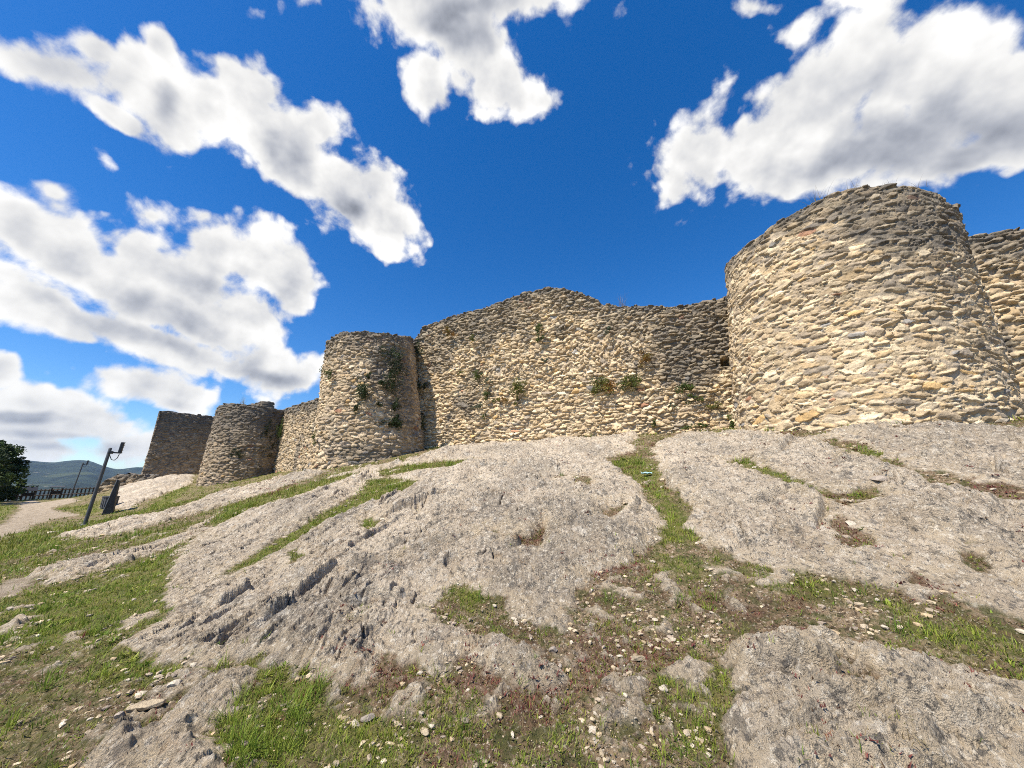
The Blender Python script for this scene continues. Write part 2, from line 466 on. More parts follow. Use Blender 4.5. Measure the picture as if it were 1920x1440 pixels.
def leaf_material(name, attr='leaf'):
    m, nt, b = mat(name); n = N(nt)
    c = n.attr(attr).outputs['Color']
    n.link(c, b.inputs['Base Color']); b.inputs['Roughness'].default_value = .6
    out = [x for x in nt.nodes if x.type == 'OUTPUT_MATERIAL'][0]
    tr = n.new('ShaderNodeBsdfTranslucent'); n.link(c, tr.inputs[0])
    mx = n.new('ShaderNodeMixShader'); mx.inputs[0].default_value = .3
    n.link(b.outputs[0], mx.inputs[1]); n.link(tr.outputs[0], mx.inputs[2]); n.link(mx.outputs[0], out.inputs[0])
    return m


M_GROUND = terrain_material(); M_WALL = masonry_material(); M_LEAF = leaf_material('leaves')


# ------------------------------------------------------------------ mesh helpers
def link(o):
    COL.objects.link(o); return o


def tag(o, label=None, cat=None, group=None, kind=None):
    if label: o['label'] = label
    if cat: o['category'] = cat
    if group: o['group'] = group
    if kind: o['kind'] = kind
    return o


def np_mesh(name, V, F, material, parent=None, attrs=None, smooth=True):
    """V (n,3), F (m,k) with k = 3 or 4"""
    me = bpy.data.meshes.new(name)
    V = np.asarray(V, np.float32); F = np.asarray(F, np.int32)
    k = F.shape[1]
    me.vertices.add(len(V)); me.vertices.foreach_set('co', V.ravel())
    me.loops.add(F.size); me.loops.foreach_set('vertex_index', F.ravel())
    me.polygons.add(len(F))
    me.polygons.foreach_set('loop_start', np.arange(0, F.size, k, dtype=np.int32))
    me.polygons.foreach_set('use_smooth', np.full(len(F), smooth, bool))
    me.update(calc_edges=True)
    for an, (tp, data) in (attrs or {}).items():
        a = me.attributes.new(an, tp, 'POINT')
        a.data.foreach_set('value' if tp == 'FLOAT' else 'color', np.asarray(data, np.float32).ravel())
    me.materials.append(material)
    o = link(bpy.data.objects.new(name, me))
    if parent is not None: o.parent = parent
    return o


def empty(name, loc, rz=0):
    o = link(bpy.data.objects.new(name, None)); o.location = loc; o.rotation_euler = (0, 0, rz)
    o.empty_display_size = .2
    return o


class MB:
    """collects boxes, tubes and lathes into one mesh"""
    def __init__(s): s.v = []; s.f = []
    def add(s, V, F):
        k = len(s.v); s.v += [tuple(p) for p in V]; s.f += [tuple(i+k for i in q) for q in F]; return s
    def box(s, c, size, rot=None, taper=1.0, bev=.08):
        sx, sy, sz = (x/2 for x in size); b = bev*min(sx, sy, sz)*2
        prof = []
        for zz, sh in ((-sz, b), (-sz+b, 0), (sz-b, 0), (sz, b)):
            tp = 1 + (taper-1)*(zz+sz)/(2*sz)
            x, y = (sx-sh)*tp, (sy-sh)*tp
            prof.append([(x-b, -y, zz), (x, -y+b, zz), (x, y-b, zz), (x-b, y, zz), (-x+b, y, zz), (-x, y-b, zz), (-x, -y+b, zz), (-x+b, -y, zz)])
        V = [Vector(p) for r in prof for p in r]
        if rot is not None: V = [rot @ p for p in V]
        V = [p + Vector(c) for p in V]
        F = []
        for i in range(3):
            for j in range(8):
                F.append((i*8+j, i*8+(j+1) % 8, (i+1)*8+(j+1) % 8, (i+1)*8+j))
        F.append(tuple(range(7, -1, -1))); F.append(tuple(range(24, 32)))
        return s.add(V, F)
    def tube(s, pts, rad, seg=12):
        pts = [Vector(p) for p in pts]; rad = rad if isinstance(rad, (list, tuple)) else [rad]*len(pts)
        V = []; F = []; up = Vector((0, 0, 1))
        for i, p in enumerate(pts):
            d = (pts[min(i+1, len(pts)-1)] - pts[max(i-1, 0)]).normalized()
            a = d.orthogonal() if i == 0 else (pa - d*pa.dot(d))
            a.normalize(); pa = a; b = d.cross(a)
            for j in range(seg):
                t = 2*PI*j/seg; V.append(p + (a*math.cos(t)+b*math.sin(t))*rad[i])
        for i in range(len(pts)-1):
            for j in range(seg):
                F.append((i*seg+j, i*seg+(j+1) % seg, (i+1)*seg+(j+1) % seg, (i+1)*seg+j))
        F.append(tuple(range(seg-1, -1, -1))); F.append(tuple(range((len(pts)-1)*seg, len(pts)*seg)))
        return s.add(V, F)
    def build(s, name, material, parent=None, smooth=False):
        me = bpy.data.meshes.new(name); me.from_pydata(s.v, [], s.f); me.update()
        me.materials.append(material)
        if smooth: me.polygons.foreach_set('use_smooth', [True]*len(me.polygons))
        o = link(bpy.data.objects.new(name, me))
        if parent is not None: o.parent = parent
        return o


# ------------------------------------------------------------------ the ground: bedrock, soil and path cut from one relief
def build_ground():
    a = np.concatenate([np.radians(np.linspace(-180, -70, 60, endpoint=False)), np.radians(np.linspace(-70, -58, 100, endpoint=False)),
                        np.radians(np.linspace(-58, 64, 1250, endpoint=False)),
                        np.radians(np.linspace(64, 180, 70, endpoint=False))])
    r = np.concatenate([[.02, .4, .8], np.exp(np.linspace(math.log(1.2), math.log(3.0), 260, endpoint=False)),
                        np.exp(np.linspace(math.log(3.0), math.log(20), 620, endpoint=False)),
                        np.exp(np.linspace(math.log(20), math.log(75), 170, endpoint=False)), np.exp(np.linspace(math.log(75), math.log(150), 14))])
    na, nr = len(a), len(r)
    X = (r[:, None]*np.sin(a)[None, :]).ravel(); Y = (r[:, None]*np.cos(a)[None, :]).ravel()
    Fd = fields(X, Y)
    V = np.stack([X, Y, Fd['z']], 1)
    i = np.arange(nr-1)[:, None]*na; j = np.arange(na)[None, :]; j2 = (j+1) % na
    Q = np.stack([i+j2, i+j, i+na+j, i+na+j2], -1).reshape(-1, 4)
    # orientation: up
    rk = Fd['rock'][Q].mean(1) > .5; pt = (Fd['path'][Q].mean(1) > .5) & ~rk
    for name, sel, label, cat in (('bedrock', rk, 'bare grey limestone bedrock in sloping slabs below the castle walls', 'rock'),
                                  ('path', pt, 'pale dirt path at the left leading to the wooden fence', 'path'),
                                  ('ground', ~rk & ~pt, 'brown soil with thin grass between the rock slabs', 'ground')):
        q = Q[sel]
        used = np.zeros(len(V), bool); used[q.ravel()] = True
        idx = np.cumsum(used)-1
        at = {k: ('FLOAT', Fd[k][used]) for k in ('rock', 'path', 'lush', 'red', 'tone', 'edge')}
        o = np_mesh(name, V[used], idx[q], M_GROUND, attrs=at)
        tag(o, label, cat, kind='structure')


build_ground()


# ------------------------------------------------------------------ rubble masonry
PAL = np.array([(.50, .41, .285), (.56, .475, .345), (.43, .35, .245), (.60, .525, .40), (.385, .325, .25), (.47, .37, .24), (.34, .30, .25), (.50, .36, .19), (.36, .21, .14), (.29, .285, .28)])
PAL_W = np.cumsum([.25, .22, .17, .10, .09, .09, .05, .017, .005, .008]); PAL_W = PAL_W/PAL_W[-1]
PAL = PAL*np.array((1.10, 1.04, .94)); MORTAR = np.array((.475, .39, .28))


def stone_field(s, z, a, b, relief, seed, herring=None, size=(1.0, 1.4), tilt=.16, fill=.0, chips=True):
    wx = s + .34*a*fbm(s/a*1.0, z/b*.6, 2, seed+1) + .07*a*perlin(s/a*5, z/b*2.5, seed+2)
    wy = z + .42*b*fbm(s/a*.8, z/b*.6, 2, seed+3) + .10*b*perlin(s/a*5, z/b*2.5, seed+4) + .25*b*perlin(s*.5, z*.15, seed+5)
    j0 = np.floor(wy/b).astype(np.int64)
    F1 = np.full(s.shape, 9.0); F2 = F1.copy()
    bi = np.zeros(s.shape, np.int64); bj = bi.copy(); lx = np.zeros(s.shape); ly = lx.copy()
    for dj in (-2, -1, 0, 1, 2):
        j = j0+dj
        i0 = np.floor(wx/a - .5*(j % 2)).astype(np.int64)
        for di in (-1, 0, 1):
            i = i0+di
            r1 = hsh(i, j, seed+11); r2 = hsh(i, j, seed+12); r3 = hsh(i, j, seed+13); r4 = hsh(i, j, seed+14); r5 = hsh(i, j, seed+15)
            cx = (i + .5*(j % 2) + .5 + .42*(r1-.5)*1.6)*a; cy = (j + .5 + .42*(r2-.5)*1.3)*b
            th = (r3-.5)*4*tilt
            if herring is not None:
                hz = herring(cx, cy)
                th = th*(1-hz) + hz*np.where(j % 2 == 0, .75, -.75)
            r6 = hsh(i, j, seed+16); szv = np.where(r6 < .13, 1.42, np.where(r6 > .83, .66, 1.0))
            k1 = szv*.5*a*(size[0]*.72 + (size[1]*1.15-size[0]*.72)*r4); k2 = szv*.5*b*(size[0]*.80 + (size[1]*1.05-size[0]*.80)*r5)
            if herring is not None: k1 = k1*(1-.35*hz); 
            dx = wx-cx; dy = wy-cy
            c, sn = np.cos(th), np.sin(th)
            ex = (dx*c+dy*sn)/k1; ey = (-dx*sn+dy*c)/k2
            d = np.zeros(s.shape)
            for q in range(7):
                fa_ = 2*PI*(q + .75*(hsh(i, j, seed+100+q)-.5))/7
                rho = .72 + .36*hsh(i, j, seed+120+q)
                d = d + np.maximum((np.cos(fa_)*ex + np.sin(fa_)*ey)/rho, 0)**9
            d = d**(1/9.)
            better = d < F1
            F2 = np.where(better, F1, np.minimum(F2, d)); F1 = np.where(better, d, F1)
            bi = np.where(better, i, bi); bj = np.where(better, j, bj); lx = np.where(better, ex, lx); ly = np.where(better, ey, ly)
    e = F2-F1
    m = sstep(.02, .13, e)*sstep(1.10, .97, F1)
    fac = np.zeros(s.shape)
    for q in range(4):
        an_ = 2*PI*hsh(bi, bj, seed+140+q)
        fac = fac + np.maximum(np.cos(an_)*lx + np.sin(an_)*ly - .05 - .45*hsh(bi, bj, seed+150+q), 0)*(.35+.7*hsh(bi, bj, seed+160+q))
    p = .45 + .75*hsh(bi, bj, seed+21)
    tx = (hsh(bi, bj, seed+22)-.5); ty = (hsh(bi, bj, seed+23)-.66)
    face = p + .55*tx*lx + .75*ty*ly - .75*fac
    disp = relief*(fill*(1-m) + m*np.maximum(face, fill+.10))
    disp = disp + relief*.26*fbm(s*8, z*10, 4, seed+31, gain=.66) - relief*.45*sstep(.15, -.5, fbm(s*1.3, z*1.6, 3, seed+33))*(1-m)
    # colour
    k = np.searchsorted(PAL_W, hsh(bi, bj, seed+41))
    col = PAL[np.minimum(k, len(PAL)-1)]*(.78 + .44*hsh(bi, bj, seed+42))[:, None]
    mo = MORTAR[None]*(.85 + .3*(fbm(s*2.5, z*2.5, 3, seed+44)+.3))[:, None]
    cm = sstep(.25, .6, m)[:, None]
    if chips:
        k_ = m < .35
        d2, c2, m2, _, _ = stone_field(s[k_], z[k_], a*.36, b*.50, relief*.45, seed+500, None, (.75, 1.2), .3, 0, False)
        keep = hsh(np.floor(s[k_]/.5), np.floor(z[k_]/.4), seed+501) > .25
        disp[k_] = disp[k_] + np.maximum(d2, 0)*keep; mo = mo.copy()
        mo[k_] = np.where((m2 > .4)[:, None] & keep[:, None], c2, mo[k_])
    return disp, col*cm + mo*(1-cm), m, bi, bj


def masonry(name, P, Nrm, cap, zb, zt, batter=0., lean=(0, 0), zref=0., a=.36, b=.17, relief=.08, seed=1, res=.02, herring=None, age=(0.9, .5), edit=None, stains=(), label='', cat='wall', group=None, size=(1.0, 1.4), jag=.10, fill=.0, tint=(1, 1, 1)):
    """closed plan loop P with outward normals; courses of rubble displaced out of the face; rough cap"""
    P = np.asarray(P, float); Nrm = np.asarray(Nrm, float); cap = np.asarray(cap, float)
    n = len(P)
    ds = np.hypot(*(np.roll(P, -1, 0)-P).T); s = np.concatenate([[0], np.cumsum(ds)[:-1]])
    st = np.floor(s/(a*.8)); fr = s/(a*.8)-st
    jg = (hsh(st, 0*st, seed+70)*(1-sstep(.75, 1, fr)) + hsh(st+1, 0*st, seed+70)*sstep(.75, 1, fr)-.5)*jag + jag*.9*fbm(s*1.1, s*0, 3, seed+71)
    zt = np.asarray(zt, float) + jg
    zb = np.asarray(zb, float)
    nz = int(max((zt-zb).max()/res, 4))
    t = np.linspace(0, 1, nz)[:, None]
    Z = zb[None]*(1-t) + zt[None]*t
    S = np.repeat(s[None], nz, 0)
    disp, colr, mm, bi, bj = stone_field(S.ravel(), Z.ravel(), a, b, relief, seed, herring, size, .16, fill)
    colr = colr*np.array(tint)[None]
    disp = disp.reshape(nz, n); colr = colr.reshape(nz, n, 3)
    disp = disp + .10*fbm(S*.45, Z*.45, 3, seed+51) + .03*fbm(S*1.6, Z*1.6, 2, seed+52)
    if edit is not None: disp = edit(S, Z, disp)
    top = zt[None]-Z
    # weathering: dark lichen creeping down from the top, and grey patches
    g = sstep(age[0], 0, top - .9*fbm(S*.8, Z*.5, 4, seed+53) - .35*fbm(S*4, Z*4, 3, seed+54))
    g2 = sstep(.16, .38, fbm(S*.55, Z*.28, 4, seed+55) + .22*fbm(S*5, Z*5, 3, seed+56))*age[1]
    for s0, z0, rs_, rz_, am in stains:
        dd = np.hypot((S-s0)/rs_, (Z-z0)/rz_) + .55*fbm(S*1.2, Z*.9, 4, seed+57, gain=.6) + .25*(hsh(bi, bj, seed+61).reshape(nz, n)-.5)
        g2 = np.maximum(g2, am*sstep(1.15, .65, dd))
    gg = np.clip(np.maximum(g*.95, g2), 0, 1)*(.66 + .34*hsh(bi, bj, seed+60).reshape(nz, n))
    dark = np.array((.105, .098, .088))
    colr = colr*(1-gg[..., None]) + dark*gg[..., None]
    hgt = Z-zref
    XY = P[None]-Nrm[None]*(batter*hgt)[..., None] + np.array(lean)[None, None]*hgt[..., None] + Nrm[None]*disp[..., None]
    V = np.concatenate([XY, Z[..., None]], -1)
    nc = 16
    capr = []; capc = []
    for k in range(1, nc+1):
        f = k/nc
        xy = XY[-1]*(1-f) + (cap + np.array(lean)*(zt-zref)[:, None])*f
        zz = zt*(1-f) + zt.mean()*f*0 + zt*f
        zz = zz + .10*fbm(xy[:, 0]*2.2, xy[:, 1]*2.2, 3, seed+81)*min(1, k/2) + .05*fbm(xy[:, 0]*7, xy[:, 1]*7, 2, seed+82)*min(1, k/2)
        capr.append(np.concatenate([xy, zz[:, None]], 1)); capc.append(np.repeat(dark[None]*1.5, n, 0))
    V = np.concatenate([V.reshape(-1, 3)] + capr); C = np.concatenate([colr.reshape(-1, 3)] + capc)
    C = np.concatenate([C, np.ones((len(C), 1))], 1)
    R = nz+nc
    i = np.arange(R-1)[:, None]*n; j = np.arange(n)[None]; j2 = (j+1) % n
    Q = np.stack([i+j, i+j2, i+n+j2, i+n+j], -1).reshape(-1, 4)
    o = np_mesh(name, V, Q, M_WALL, attrs={'stone': ('FLOAT_COLOR', C)})
    tag(o, label, cat, group)
    return o


def loop_from(front, thick, res, res_b=.25):
    """a wall: dense front face then its back, both running along a polyline; the loop is clockwise-free (outward normals)"""
    front = np.asarray(front, float)
    seg = np.hypot(*np.diff(front, axis=0).T); L = np.concatenate([[0], np.cumsum(seg)])
    m = int(L[-1]/res); q = np.linspace(0, L[-1], m)
    fx = np.interp(q, L, front[:, 0]); fy = np.interp(q, L, front[:, 1])
    T = np.stack([np.gradient(fx), np.gradient(fy)], 1); T /= np.linalg.norm(T, axis=1)[:, None]
    Nf = np.stack([T[:, 1], -T[:, 0]], 1)      # to the right of travel
    A = np.stack([fx, fy], 1)
    kb = np.linspace(m-1, 0, max(int(L[-1]/res_b), 4)).astype(int)
    P = np.concatenate([A, A[kb]-Nf[kb]*thick]); NN = np.concatenate([Nf, -Nf[kb]])
    cap = np.concatenate([A-Nf*thick*.5, A[kb]-Nf[kb]*thick*.5])
    qq = np.concatenate([q, q[kb]])
    return P, NN, cap, qq, m


def hit_plane(u, v, p0, nrm):
    X, Y, Z = ray(u, v)
    t = (p0[0]*nrm[0]+p0[1]*nrm[1])/(X*nrm[0]+Y*nrm[1])
    return X*t, Y*t, EYE+Z*t


def hit_circle(u, v, c, R):
    X, Y, Z = ray(u, v)
    A = X*X+Y*Y; B = X*c[0]+Y*c[1]; Cc = c[0]**2+c[1]**2-R*R
    D = B*B-A*Cc
    t = (B-math.sqrt(max(D, 0)))/A
    return X*t, Y*t, EYE+Z*t


def gz(x, y): return float(base_h(np.array([x]), np.array([y]))[0])


def terr(P): return base_h(P[:, 0], P[:, 1])


# --- main curtain wall (between the two big round towers)
W0 = np.array((-4.4, 17.55)); W1 = np.array((8.6, 12.0))
Wd = (W1-W0)/np.linalg.norm(W1-W0); Wn = np.array((Wd[1], -Wd[0]))     # towards the camera


def prof(pts, p0, d, nrm):
    s, z = [], []
    for u, v in pts:
        x, y, zz = hit_plane(u, v, p0, nrm)
        s.append((x-p0[0])*d[0]+(y-p0[1])*d[1]); z.append(zz)
    return np.array(s), np.array(z)


sp, zp = prof([(700, 650), (770, 640), (778, 632), (784, 626), (792, 611), (830, 596), (900, 575), (960, 553), (1000, 539), (1022, 533), (1050, 537), (1080, 545), (1105, 553), (1130, 569), (1165, 571), (1190, 570), (1240, 573), (1285, 571), (1320, 563), (1365, 551), (1420, 540)], W0, Wd, Wn)
P, NN, cap, q, m = loop_from([W0-Wd*1.6, W1], 1.1, .021); q = q-1.6
hx, hy, hz_ = hit_plane(1361, 678, W0, Wn); HS = (hx-W0[0])*Wd[0]+(hy-W0[1])*Wd[1]+1.6


def plane_stain(u, v, ru, rv, am):
    x, y, z = hit_plane(u, v, W0, Wn); d = math.hypot(x, y)/F_PX
    return ((x-W0[0])*Wd[0]+(y-W0[1])*Wd[1]+1.6, z, ru*d*1.1, rv*d*1.1, am)


def put_hole(S, Z, D):
    m = sstep(.17, .13, np.abs(S-HS))*sstep(.16, .12, np.abs(Z-hz_))
    return D*(1-m) - .55*m


def main_herring(cx, cy):
    b1 = ((cx > 8.8) & (cx < 12.2) & (cy > 6.1) & (cy < 7.6))
    b2 = ((cx > 4.6) & (cx < 7.6) & (cy > 6.2) & (cy < 6.9))
    b3 = ((cx > 3.0) & (cx < 5.5) & (cy > 7.6) & (cy < 8.0))
    return (b1 | b2 | b3).astype(float)


masonry('curtain_wall', P, NN, cap, terr(P)-.5, np.interp(q, sp, zp), .03, zref=3.3, a=.285, b=.130, relief=.115, fill=.12, seed=100, herring=main_herring, age=(1.7, .75), edit=put_hole, size=(.9, 1.35), stains=[plane_stain(1300, 655, 75, 85, .9), plane_stain(1190, 600, 90, 30, .6), plane_stain(900, 610, 110, 35, .75), plane_stain(820, 650, 35, 60, .6)],
        label='tall rubble curtain wall with a ragged peaked top between the two largest round towers', res=.021)

# --- right curtain, beyond the big tower
R0 = W0+Wd*14.2+Wn*.0; R1 = W0+Wd*34
sp2, zp2 = prof([(1700, 450), (1825, 443), (1850, 436), (1870, 431), (1920, 424), (2000, 415)], W0, Wd, Wn)
P, NN, cap, q, m = loop_from([R0, R1], 1.1, .028)
masonry('curtain_wall', P, NN, cap, terr(P)-.5, np.interp(q+14.2, sp2, zp2), .03, zref=3.3, a=.36, b=.15, relief=.12, seed=140, age=(2.0, .9), res=.028,
        label='shaded rubble wall at the right edge behind the nearest round tower')


def round_tower(name, c, R, top, zbase, batter, lean, seed, res, label, a, b, relief, age, head=None, drop=.6, size=(1.0, 1.4), stains=(), fill=0, tint=(1, 1, 1), jag=.10):
    """top: list of pixels along the rim, or a number"""
    view = math.atan2(-c[1], -c[0])
    n_f = int(R*2*PI*.62/res); n_b = 40
    th = np.concatenate([np.linspace(view-PI*.62, view+PI*.62, n_f, endpoint=False), np.linspace(view+PI*.62, view+PI*1.38, n_b, endpoint=False)])
    NN = np.stack([np.cos(th), np.sin(th)], 1); P = np.array(c)[None]+NN*R
    zr = zbase
    ang, zz = [], []
    for u, v in top:
        h = 5.6
        cc = (c[0]+lean[0]*h, c[1]+lean[1]*h); RR = R-batter*h
        x, y, z = hit_circle(u, v, cc, RR)
        a_ = (math.atan2(y-cc[1], x-cc[0])-view+PI) % (2*PI)-PI
        ang.append(a_); zz.append(z)
    o = np.argsort(ang); ang = np.array(ang)[o]; zz = np.array(zz)[o]
    rel = (th-view+PI) % (2*PI)-PI
    zt = np.interp(rel, ang, zz)
    mean = .5*(zz[0]+zz[-1]); w = sstep(1.7, 2.4, np.abs(rel)); zt = zt*(1-w)+mean*w
    cap = np.repeat(np.array(c)[None], len(P), 0)
    sts = []
    for u, v, ru, rv, am in stains:
        x, y, z = hit_circle(u, v, c, R-.1); a_ = (math.atan2(y-c[1], x-c[0])-view+PI) % (2*PI)-PI
        d = math.hypot(x, y)/F_PX; sts.append(((a_+PI*.62)*R, z, ru*d/max(.35, math.cos(a_)), rv*d, am))
    return masonry(name, P, NN, cap, terr(P)-drop, zt, batter, lean, zr, a, b, relief, seed, res, None, age, None, sts, label, 'tower', None, size, fill=fill, tint=tint, jag=jag)


T1 = (9.45, 10.0); T2 = (-6.52, 17.2); T3 = (-20.3, 28.55)
round_tower('round_tower', T1, 2.78, [(1366, 492), (1385, 472), (1420, 445), (1460, 417), (1500, 392), (1560, 366), (1620, 353), (1700, 351), (1750, 361), (1790, 383), (1803, 400)], 2.8, .035, (.042, -.040), 200, .0165,
            'largest and nearest round tower of cream rubble stone on the right', .33, .135, .070, (.8, .22), fill=.36, jag=.05, size=(.80, 1.25), stains=[(1740, 430, 85, 55, .9), (1690, 520, 80, 50, .35), (1640, 385, 110, 25, .85), (1500, 410, 70, 30, .5)])
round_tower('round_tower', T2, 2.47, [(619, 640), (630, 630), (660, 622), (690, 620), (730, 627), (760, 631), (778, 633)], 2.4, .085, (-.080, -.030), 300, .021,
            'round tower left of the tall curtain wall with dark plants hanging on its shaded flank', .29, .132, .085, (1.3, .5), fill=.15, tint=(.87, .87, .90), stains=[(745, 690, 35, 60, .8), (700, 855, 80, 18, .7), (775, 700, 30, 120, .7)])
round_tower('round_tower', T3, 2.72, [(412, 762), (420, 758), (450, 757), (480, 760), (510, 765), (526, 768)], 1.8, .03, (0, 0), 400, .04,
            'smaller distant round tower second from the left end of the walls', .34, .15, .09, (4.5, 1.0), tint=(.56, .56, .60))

# --- curtain between the second and third towers
C0 = np.array(T3)+np.array((1.2, .4)); C1 = np.array(T2)+np.array((-.3, 1.0))
Cd = (C1-C0)/np.linalg.norm(C1-C0); Cn = np.array((Cd[1], -Cd[0]))
sp3, zp3 = prof([(505, 770), (525, 768), (545, 763), (570, 754), (597, 746), (640, 735)], C0, Cd, Cn)
P, NN, cap, q, m = loop_from([C0, C1], 1.0, .035)
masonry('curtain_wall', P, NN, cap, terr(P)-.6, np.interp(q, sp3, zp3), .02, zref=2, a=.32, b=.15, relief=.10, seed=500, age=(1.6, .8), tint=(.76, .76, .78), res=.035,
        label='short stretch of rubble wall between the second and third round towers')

# --- square end tower: a flat battered face turned away from the sun
T4 = np.array((-30.6, 33.4)); fx = np.array((.72, .694)); fn = np.array((.694, -.72))
hw, dp = 2.9, 3.0; T4 = T4+fx*1.15


def square_loop(c, ax, nr, hw, dp, res):
    pts = [c-ax*hw-nr*dp, c-ax*hw, c+ax*hw, c+ax*hw-nr*dp]
    P, NN = [], []
    for i in range(4):
        A, B = pts[i], pts[(i+1) % 4]
        L = np.linalg.norm(B-A); k = int(L/(res if i < 2 else .25)); d = (B-A)/L
        nn = np.array((d[1], -d[0]))
        for f in np.linspace(0, 1, k, endpoint=False):
            P.append(A+(B-A)*f)
            # round the corner normals slightly
            NN.append(nn)
    return np.array(P), np.array(NN)


P, NN = square_loop(T4, fx, fn, hw, dp, .05)
cen = T4-fn*dp/2
zt4 = []
for p in P:
    f = np.dot(p-T4, fx)/hw
    zt4.append(np.interp(f, [-1, 1], [8.05, 8.0]))
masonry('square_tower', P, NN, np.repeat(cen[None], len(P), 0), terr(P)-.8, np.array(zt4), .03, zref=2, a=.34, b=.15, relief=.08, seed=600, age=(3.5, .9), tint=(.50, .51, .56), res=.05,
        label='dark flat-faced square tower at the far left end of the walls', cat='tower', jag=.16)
P, NN, cap, q, m = loop_from([T4+fx*1.0-fn*1.6, np.array(T3)+np.array((-.3, .6))], 1.0, .06)
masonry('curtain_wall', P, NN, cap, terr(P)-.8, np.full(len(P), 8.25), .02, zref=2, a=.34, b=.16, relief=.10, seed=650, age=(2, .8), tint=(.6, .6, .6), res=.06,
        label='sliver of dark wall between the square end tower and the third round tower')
# --- low ruined stub beyond the square tower
A0 = on_ground([203], [917])[0]; B0 = np.array((-28.9, 30.2)); A0 = np.array((-32.4, 29.6))
P, NN, cap, q, m = loop_from([A0, B0], 1.2, .05)
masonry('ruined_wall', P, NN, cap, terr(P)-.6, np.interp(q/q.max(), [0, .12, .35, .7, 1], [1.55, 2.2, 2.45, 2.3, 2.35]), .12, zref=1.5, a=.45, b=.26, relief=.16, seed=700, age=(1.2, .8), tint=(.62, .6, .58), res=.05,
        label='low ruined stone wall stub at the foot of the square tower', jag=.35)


# ------------------------------------------------------------------ vegetation on the ground
def blades(base, hgt, wid, lean, az, col, curve=.6, seg=2):
    """grass blades as bent tapering strips; base (n,3)"""
    n = len(base)
    hgt = np.broadcast_to(hgt, n); wid = np.broadcast_to(wid, n); lean = np.broadcast_to(lean, n)
    d = np.stack([np.cos(az), np.sin(az), 0*az], 1); sd = np.stack([-np.sin(az), np.cos(az), 0*az], 1)
    V = []
    for k in range(seg+1):
        f = k/seg
        c = base + d*(hgt*np.sin(lean)*(f**(1+curve)))[:, None] + np.array([0, 0, 1.])*(hgt*np.cos(lean)*f*(1-.25*f*np.sin(lean)))[:, None]
        w = wid*(1-f**1.5)*.5 + .0004
        V += [c-sd*w[:, None], c+sd*w[:, None]]
    V = np.stack(V, 1).reshape(-1, 3); k2 = 2*(seg+1)
    o = np.arange(n)[:, None]*k2
    F = np.concatenate([o+np.array([[2*k, 2*k+1, 2*k+3, 2*k+2]]) for k in range(seg)], 0)
    C = np.repeat(col, k2, 0)
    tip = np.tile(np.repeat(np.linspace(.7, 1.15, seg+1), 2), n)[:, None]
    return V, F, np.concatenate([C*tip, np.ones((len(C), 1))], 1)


def scatter(n, rmin, rmax, a0=-60, a1=62, pw=1.0):
    a = np.radians(RNG.uniform(a0, a1, n))
    u = RNG.uniform(0, 1, n)
    r = rmin*(rmax/rmin)**(u**pw)
    return r*np.sin(a), r*np.cos(a), r


def in_front_of_walls(x, y):
    """keep plants off the ground hidden behind the walls"""
    ok = ((np.stack([x, y], -1)-W0) @ Wn > .05) | (x < -5)
    ok &= ((np.stack([x, y], -1)-C0) @ Cn > .05) | (x < -21) | (x > -4)
    for c, R in ((T1, 2.8), (T2, 2.75), (T3, 2.5)):
        ok &= np.hypot(x-c[0], y-c[1]) > R
    return ok


def wall_foot(x, y):
    p = np.stack([x, y], -1)-W0; t = p @ Wd; d = np.where((t > .4) & (t < 13.5), p @ Wn, 9)
    for c, R in ((T1, 2.8), (T2, 2.5)): d = np.minimum(d, np.hypot(x-c[0], y-c[1])-R)
    return d


def pick(cols, n, var=.3):
    c = np.array(cols)[RNG.integers(0, len(cols), n)]
    return c*(1+var*(RNG.random((n, 1))-.5)*2)


GREENS = [(.18, .25, .03), (.24, .29, .038), (.135, .21, .026), (.30, .32, .055), (.25, .25, .045)]
DRY = [(.32, .25, .13), (.25, .19, .10), (.19, .17, .07), (.40, .33, .19)]
MOSS = [(.16, .175, .036), (.20, .185, .05), (.25, .195, .075), (.13, .16, .032)]
RED = [(.20, .06, .05), (.27, .10, .075), (.15, .055, .045), (.26, .15, .085)]


def grow(name, n, rmax, rule, hg, wd, cols, per, spread, label, cat, lean=(.1, 1.0), rmin=1.6, pw=1.0, curve=.6, seg=2):
    x, y, r = scatter(n, rmin, rmax, pw=pw)
    F = fields(x, y)
    w = rule(F, x, y, r)
    k = (RNG.random(n) < w) & in_front_of_walls(x, y)
    x, y, r, z, lu = x[k], y[k], r[k], F['z'][k], F['lush'][k]
    m = len(x)
    szr = np.clip(r/6, .8, 2.2)
    tuft = RNG.uniform(.6, 1.3, m)*(1+.35*lu)
    X = np.repeat(x, per) + RNG.normal(0, 1, m*per)*np.repeat(spread*szr, per)
    Y = np.repeat(y, per) + RNG.normal(0, 1, m*per)*np.repeat(spread*szr, per)
    Z = np.repeat(z, per) - .012
    az = RNG.uniform(0, 2*PI, m*per)
    H = np.repeat(tuft, per)*RNG.uniform(hg[0], hg[1], m*per)*np.repeat(np.clip(r/8, 1, 1.5), per)
    Wd_ = RNG.uniform(wd[0], wd[1], m*per)*np.repeat(np.clip(r/4, .8, 6), per)
    ct = np.repeat(pick(cols, m, .25), per, 0)*(1+.25*(RNG.random((m*per, 1))-.5))
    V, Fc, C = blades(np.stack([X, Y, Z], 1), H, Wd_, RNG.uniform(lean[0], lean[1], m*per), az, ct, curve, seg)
    o = np_mesh(name, V, Fc, M_LEAF, attrs={'leaf': ('FLOAT_COLOR', C)})
    tag(o, label, cat, kind='stuff')
    return m


def patch(x, y, f, k): return sstep(-.02, .22, fbm(x*f, y*f, 4, k, gain=.6))


